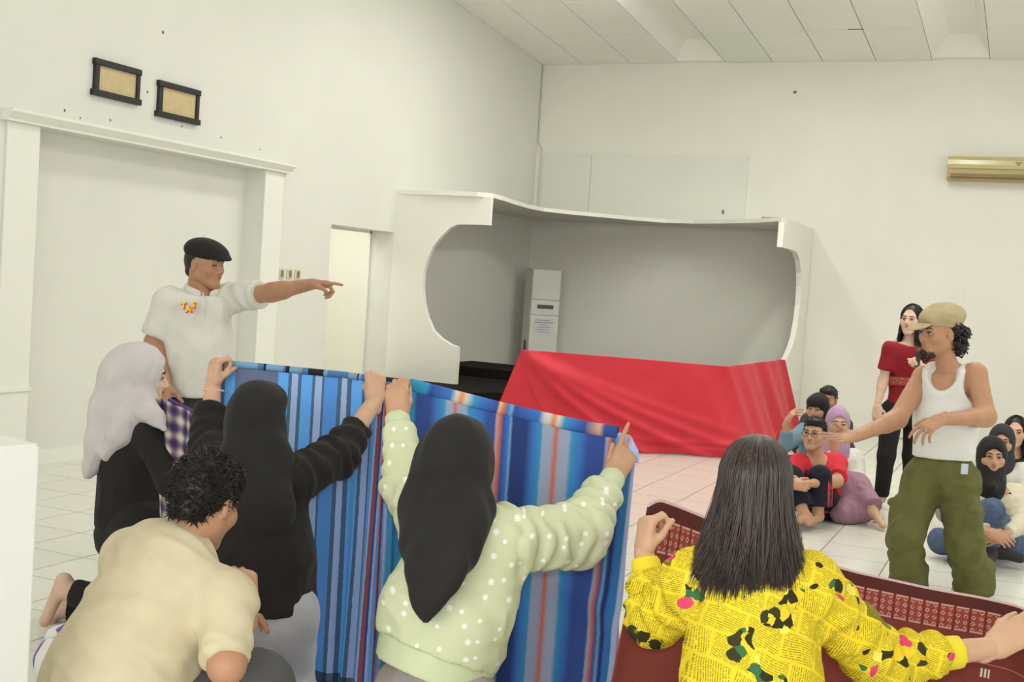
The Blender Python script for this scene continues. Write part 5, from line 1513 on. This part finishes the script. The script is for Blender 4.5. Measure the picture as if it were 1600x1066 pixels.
DB = rgb(56, 78, 145, 1.15); TE = rgb(58, 140, 185, 1.15); BB = rgb(62, 112, 185, 1.15); GR = rgb(150, 160, 185, 1.15); OR = rgb(205, 110, 78); LB = rgb(120, 170, 205); DB2 = rgb(48, 66, 125)
spec2 = [(160, RB), (176, NV), (188, LV), (196, rgb(60, 120, 165)), (290, TE), (303, DB), (365, DB), (395, BB), (430, TE), (445, GR), (466, GR), (480, OR), (497, GR), (528, GR), (545, TE), (600, BB), (635, DB), (668, DB), (675, rgb(190, 160, 160)), (692, OR), (706, DB), (732, BB), (742, LB), (750, DB2), (815, DB2), (850, BB), (882, TE)]
spec2b = [(890, GR), (930, GR), (950, OR), (970, GR), (1008, GR), (1025, TE), (1065, BB), (1100, DB), (1178, DB), (1188, GR), (1204, OR), (1222, DB), (1240, LB), (1252, DB), (1290, DB2), (1305, BB), (1325, TE), (1345, GR), (1360, rgb(190, 150, 155)), (1372, GR), (1400, LV)]
M_C2 = stripes('blue_orange_stripe', spec2 + spec2b, 160, 1400, 'LINEAR')
def fold2(u, v):
    a = .004 + .020 * v ** 1.2
    e = np.exp(-((u - .02) / .05) ** 2) * .03 * np.sin(u * 120) * (.3 + v) + np.exp(-((u - .97) / .06) ** 2) * .03 * np.sin(u * 80 + 1) * (.3 + v)
    return a * (np.sin(u * 19 + v * 1.2 + 1) * .6 + .4 * np.sin(u * 37 + 2 - v)) + e + .014 * np.exp(-((v - .35 - .2 * u) / .05) ** 2) * np.sin(u * 6)
t2 = [W(603, 598, 3.86), W(640, 603, 3.88), W(700, 619, 3.90), W(770, 637, 3.92), W(850, 656, 3.92), W(920, 671, 3.90), W(965, 678, 3.86), W(984, 682, 3.82), W(994, 712, 3.79)]
b2 = [np.array([p[0], p[1], .012]) for p in (W(596, 900, 3.80), W(640, 900, 3.84), W(700, 900, 3.90), W(770, 900, 3.90), W(850, 900, 3.93), W(915, 900, 3.88), W(945, 900, 3.82), W(958, 900, 3.78), W(966, 900, 3.74))]
c2o, C2 = cloth('striped_cloth', 'deep blue cloth with orange and pale stripes before woman in green', 'cloth', t2, b2, 200, 60, fold2, M_C2, group='cloths held up as curtains')
bs = np.array(c2o.location)
WH = rgb(210, 205, 200)
hs2 = [(195, TE), (280, TE), (300, DB), (400, BB), (430, WH), (458, rgb(230, 140, 70)), (480, WH), (520, TE), (560, BB), (640, DB), (650, rgb(235, 190, 130)), (672, rgb(215, 110, 70)), (690, BB), (712, LB), (725, DB), (850, BB), (880, WH), (905, WH), (925, rgb(232, 130, 70)), (950, WH), (980, TE), (1020, BB), (1080, DB), (1160, rgb(215, 170, 140)), (1185, DB), (1390, NV)]
strip_top = [p + UP * .004 for p in t2[1:7]]
tube_uv('rolled_hem', smooth_line(strip_top, 60), .021, stripes('rolled_hem_bright', hs2, 195, 1250, 'LINEAR'), c2o, bs, 12, .45)
# folded-over corner by the hand
def fold0(u, v): return .008 * np.sin(u * 5 + v * 3)
cloth('turned_corner', None, None, [W(966, 676, 3.80), W(985, 680, 3.76), W(998, 705, 3.74)], [W(962, 716, 3.79), W(978, 716, 3.75), W(997, 724, 3.73)], 14, 10, fold0,
      stripes('turned_corner_stripe', [(0, LV), (.35, LV), (.5, rgb(205, 150, 145)), (.65, LV), (1, LV)], 0, 1, 'LINEAR'), .004, c2o, bs)

# maroon woven cloth with a patterned band
def brown_mat():
    t = NT('maroon_ikat'); X = t.sep(t.uv()); o = t.obj()
    u, v = X[0], t.math('SUBTRACT', 1.0, X[1])
    nz = t.noise(o, 9, 4); base = t.mix(nz, (.195, .042, .032, 1), (.26, .062, .048, 1))
    n2 = t.math('MULTIPLY_ADD', t.noise(o, 220, 2), .008, -.004)
    top = (.105, .030, .026, 1)
    cells = 34.0
    fu = t.math('FRACT', t.math('MULTIPLY', u, cells))
    inband = t.math('MULTIPLY', t.math('GREATER_THAN', v, .052), t.math('LESS_THAN', v, .150))
    vv = t.math('DIVIDE', t.math('SUBTRACT', v, .052), .098)
    band = t.mix(t.math('GREATER_THAN', t.math('ABSOLUTE', t.math('SUBTRACT', fu, .5)), .44), (.33, .065, .048, 1), (.17, .035, .03, 1))
    # rows of small white diamonds and lines
    rows_ = t.math('FRACT', t.math('ADD', t.math('MULTIPLY', vv, 4.0), n2))
    dx = t.math('ABSOLUTE', t.math('SUBTRACT', t.math('FRACT', t.math('MULTIPLY', fu, 2.0)), .5)); dy = t.math('ABSOLUTE', t.math('SUBTRACT', rows_, .5))
    dia = t.math('ADD', t.math('MULTIPLY', dx, 1.2), dy)
    ring = t.math('LESS_THAN', t.math('ABSOLUTE', t.math('SUBTRACT', dia, .30)), .10)
    inner = t.math('MULTIPLY', t.math('LESS_THAN', t.math('ABSOLUTE', t.math('SUBTRACT', fu, .5)), .40), t.math('MULTIPLY', t.math('GREATER_THAN', vv, .12), t.math('LESS_THAN', vv, .9)))
    broken = t.math('GREATER_THAN', t.noise(o, 260, 1), .40)
    w = t.math('MULTIPLY', t.math('MULTIPLY', ring, inner), broken)
    line = t.math('MULTIPLY', t.math('LESS_THAN', t.math('ABSOLUTE', t.math('SUBTRACT', t.math('ABSOLUTE', t.math('SUBTRACT', vv, .5)), .45)), .03), t.math('LESS_THAN', t.math('ABSOLUTE', t.math('SUBTRACT', fu, .5)), .40))
    w = t.math('MAXIMUM', w, line)
    band = t.mix(t.math('MULTIPLY', w, .8), band, (.66, .48, .43, 1))
    c = t.mix(t.math('LESS_THAN', v, .052), base, top)
    c = t.mix(inband, c, band)
    # pale selvedge
    c = t.mix(t.math('LESS_THAN', v, .008), c, (.66, .47, .46, 1))
    # second, sparse woven row further down
    du = t.math('ABSOLUTE', t.math('SUBTRACT', t.math('FRACT', t.math('MULTIPLY', u, 7.0)), .62)); dv = t.math('ABSOLUTE', t.math('SUBTRACT', v, .30))
    mot = t.math('MULTIPLY', t.math('MULTIPLY', t.math('LESS_THAN', du, .07), t.math('LESS_THAN', dv, .018)), t.math('GREATER_THAN', t.math('SINE', t.math('MULTIPLY', u, 900.0)), -.2))
    c = t.mix(mot, c, (.72, .66, .60, 1))
    ln2 = t.math('LESS_THAN', t.math('ABSOLUTE', t.math('SUBTRACT', v, .262)), .0018)
    c = t.mix(t.math('MULTIPLY', ln2, .5), c, (.60, .42, .38, 1))
    t.color(c); t.bump(t.noise(o, 500, 2), .25, .001)
    return t.fin(.85, .12)
M_BR = brown_mat()
t3 = [W(1014, 788, 3.19), W(1032, 779, 3.24), W(1062, 790, 3.30), W(1100, 806, 3.36), W(1160, 835, 3.42), W(1240, 866, 3.46), W(1340, 893, 3.48), W(1440, 915, 3.46), W(1530, 932, 3.42), W(1585, 945, 3.36), W(1630, 962, 3.26), W(1690, 985, 3.16)]
b3 = [np.array([p[0], p[1], .012]) for p in (W(945, 900, 3.20), W(985, 900, 3.24), W(1030, 900, 3.30), W(1090, 900, 3.36), W(1160, 900, 3.44), W(1240, 900, 3.48), W(1340, 900, 3.50), W(1440, 900, 3.48), W(1530, 900, 3.44), W(1590, 900, 3.40), W(1640, 900, 3.32), W(1700, 900, 3.22))]
def fold3(u, v): return (.005 + .022 * v) * (np.sin(u * 17 + v * 2) * .6 + .4 * np.sin(u * 31 + 1)) + .01 * np.sin(u * 8 + v * 5) * v
cloth('woven_cloth', 'dark red woven cloth with white patterned band before woman in yellow', 'cloth', t3, b3, 200, 70, fold3, M_BR, group='cloths held up as curtains')

# red satin cloth stretched at the back
M_RED = NT('red_satin'); _n = M_RED.noise(M_RED.obj(), 5, 3)
M_RED.color(M_RED.mix(_n, (.56, .028, .045, 1), (.66, .04, .06, 1))); M_RED.bump(M_RED.noise(M_RED.obj(), 300, 2), .15, .002); M_RED = M_RED.fin(.52, .25, .05)
t4 = [W(815, 546, 11.30), W(900, 553, 11.32), W(1000, 561, 11.36), W(1080, 568, 11.40), W(1138, 573, 11.45), W(1142, 572, 11.52), W(1160, 570, 11.70), W(1190, 566, 12.1), W(1226, 562, 12.55)]
fl4 = [floor_at(755, 690), floor_at(880, 700), floor_at(1000, 708), floor_at(1080, 713), floor_at(1150, 718), floor_at(1160, 717), floor_at(1185, 712), floor_at(1215, 702), floor_at(1252, 686)]
b4 = [p * [1, 1, 0] + [0, 0, .012] for p in fl4]
def fold4(u, v):
    r = np.zeros_like(u)
    # tension folds fanning out from the upper left corner
    for k_, (a, am) in enumerate(((.30, .085), (.42, .075), (.55, .065), (.70, .04), (.15, .04))):
        d = v - (u / (a + .02)) * 1.0
        r += am * np.exp(-(d / .06) ** 2) * np.minimum(1, u * 8) * np.exp(-u * 2.2)
    g = 1 / (1 + np.exp(-(u - .66) * 60))
    r += g * (.015 + .04 * v) * (np.sin((u - .66) * 38) * .6 + .4 * np.sin((u - .66) * 71 + 1.3)) + (1 - g) * .012 * v * np.sin(u * 26)
    r += .018 * np.exp(-((v - .93) / .035) ** 2) * np.sin(u * 30) + .012 * np.exp(-((v - .86) / .03) ** 2)
    return -r
cloth('red_cloth', 'glossy red cloth stretched upright in front of the alcove', 'cloth', t4, b4, 220, 90, fold4, M_RED)

# purple plaid cloth by the kneeling woman in grey scarf
def plaid_mat():
    t = NT('purple_plaid'); X = t.sep(t.uv()); nz = t.noise(t.obj(), 20, 2)
    a = t.math('SINE', t.math('ADD', t.math('MULTIPLY', X[0], 46.0), t.math('MULTIPLY', nz, 1.5))); b = t.math('SINE', t.math('MULTIPLY', X[1], 95.0))
    f = t.math('MULTIPLY_ADD', t.math('ADD', a, b), .28, .5, True)
    t.color(t.ramp(f, [(0, (.05, .025, .09, 1)), (.35, (.11, .07, .15, 1)), (.6, (.25, .20, .22, 1)), (.85, (.46, .41, .34, 1)), (1, (.58, .53, .44, 1))]))
    return t.fin(.8, .15)
M_PL = plaid_mat()
t5 = [W(244, 622, 4.84), W(262, 627, 4.78), W(285, 638, 4.74), W(312, 652, 4.70), W(345, 668, 4.68)]
b5 = [np.array([p[0], p[1], .012]) for p in (W(262, 700, 4.62), W(285, 700, 4.56), W(310, 700, 4.56), W(332, 700, 4.58), W(352, 700, 4.60))]
def fold5(u, v): return (.012 + .02 * v) * np.sin(u * 16 + v * 2)
c5, _ = cloth('plaid_cloth', 'purple and cream plaid cloth held by the woman in grey scarf', 'cloth', t5, b5, 60, 60, fold5, M_PL, group='cloths held up as curtains')
M_PURP = fabric('purple_edge', (.10, .05, .22, 1))
tube_uv('rolled_hem', smooth_line([p + UP * .004 + D(0, .3, 0) * .02 for p in t5[1:]], 20), .007, M_PURP, c5, np.array(c5.location), 8)
# patterned cloth heaped on the floor at the lower left
def patch_mat():
    t = NT('white_purple_print'); o = t.obj()
    v = t.n('TexVoronoi', feature='F1'); v.inputs['Scale'].default_value = 9; t.l(o, v.inputs['Vector'])
    t.color(t.ramp(t.sep(v.outputs['Color'])[0], [(0, (.70, .68, .64, 1)), (.45, (.17, .09, .42, 1)), (.6, (.72, .70, .66, 1)), (.85, (.55, .42, .40, 1))], 'CONSTANT'))
    return t.fin(.8)
S = Sdf(); 
for (u, v, d, r) in ((100, 1000, 3.75, .05), (92, 1030, 3.6, .06), (110, 1050, 3.5, .07), (140, 1060, 3.5, .08), (180, 1080, 3.5, .09)): S.ell(W(u, v, d), (r, r * 1.2, r * .9), None, .05)
S.cone(W(120, 1010, 3.7), floor_at(150, 1150), .08, .12, .05); S.cone(W(95, 1040, 3.6), floor_at(110, 1160), .06, .10, .05); S.cone(W(180, 1070, 3.5), floor_at(200, 1180), .10, .14, .05)
S.cut(np.array([0, 0, .002]), -UP)
V_, F_ = S.mesh(.009); V_ = wrinkle(V_, F_, .014, .07, UP, 3, 4); V_[:, 2] = np.maximum(V_[:, 2], .002)
pb = V_.mean(0) * [1, 1, 0]
po = link('printed_cloth', mesh_np('printed_cloth', V_ - pb, F_), None, patch_mat()); po.location = tuple(pb)
tag(po, 'crumpled white and purple printed cloth behind the crouching man', 'cloth')
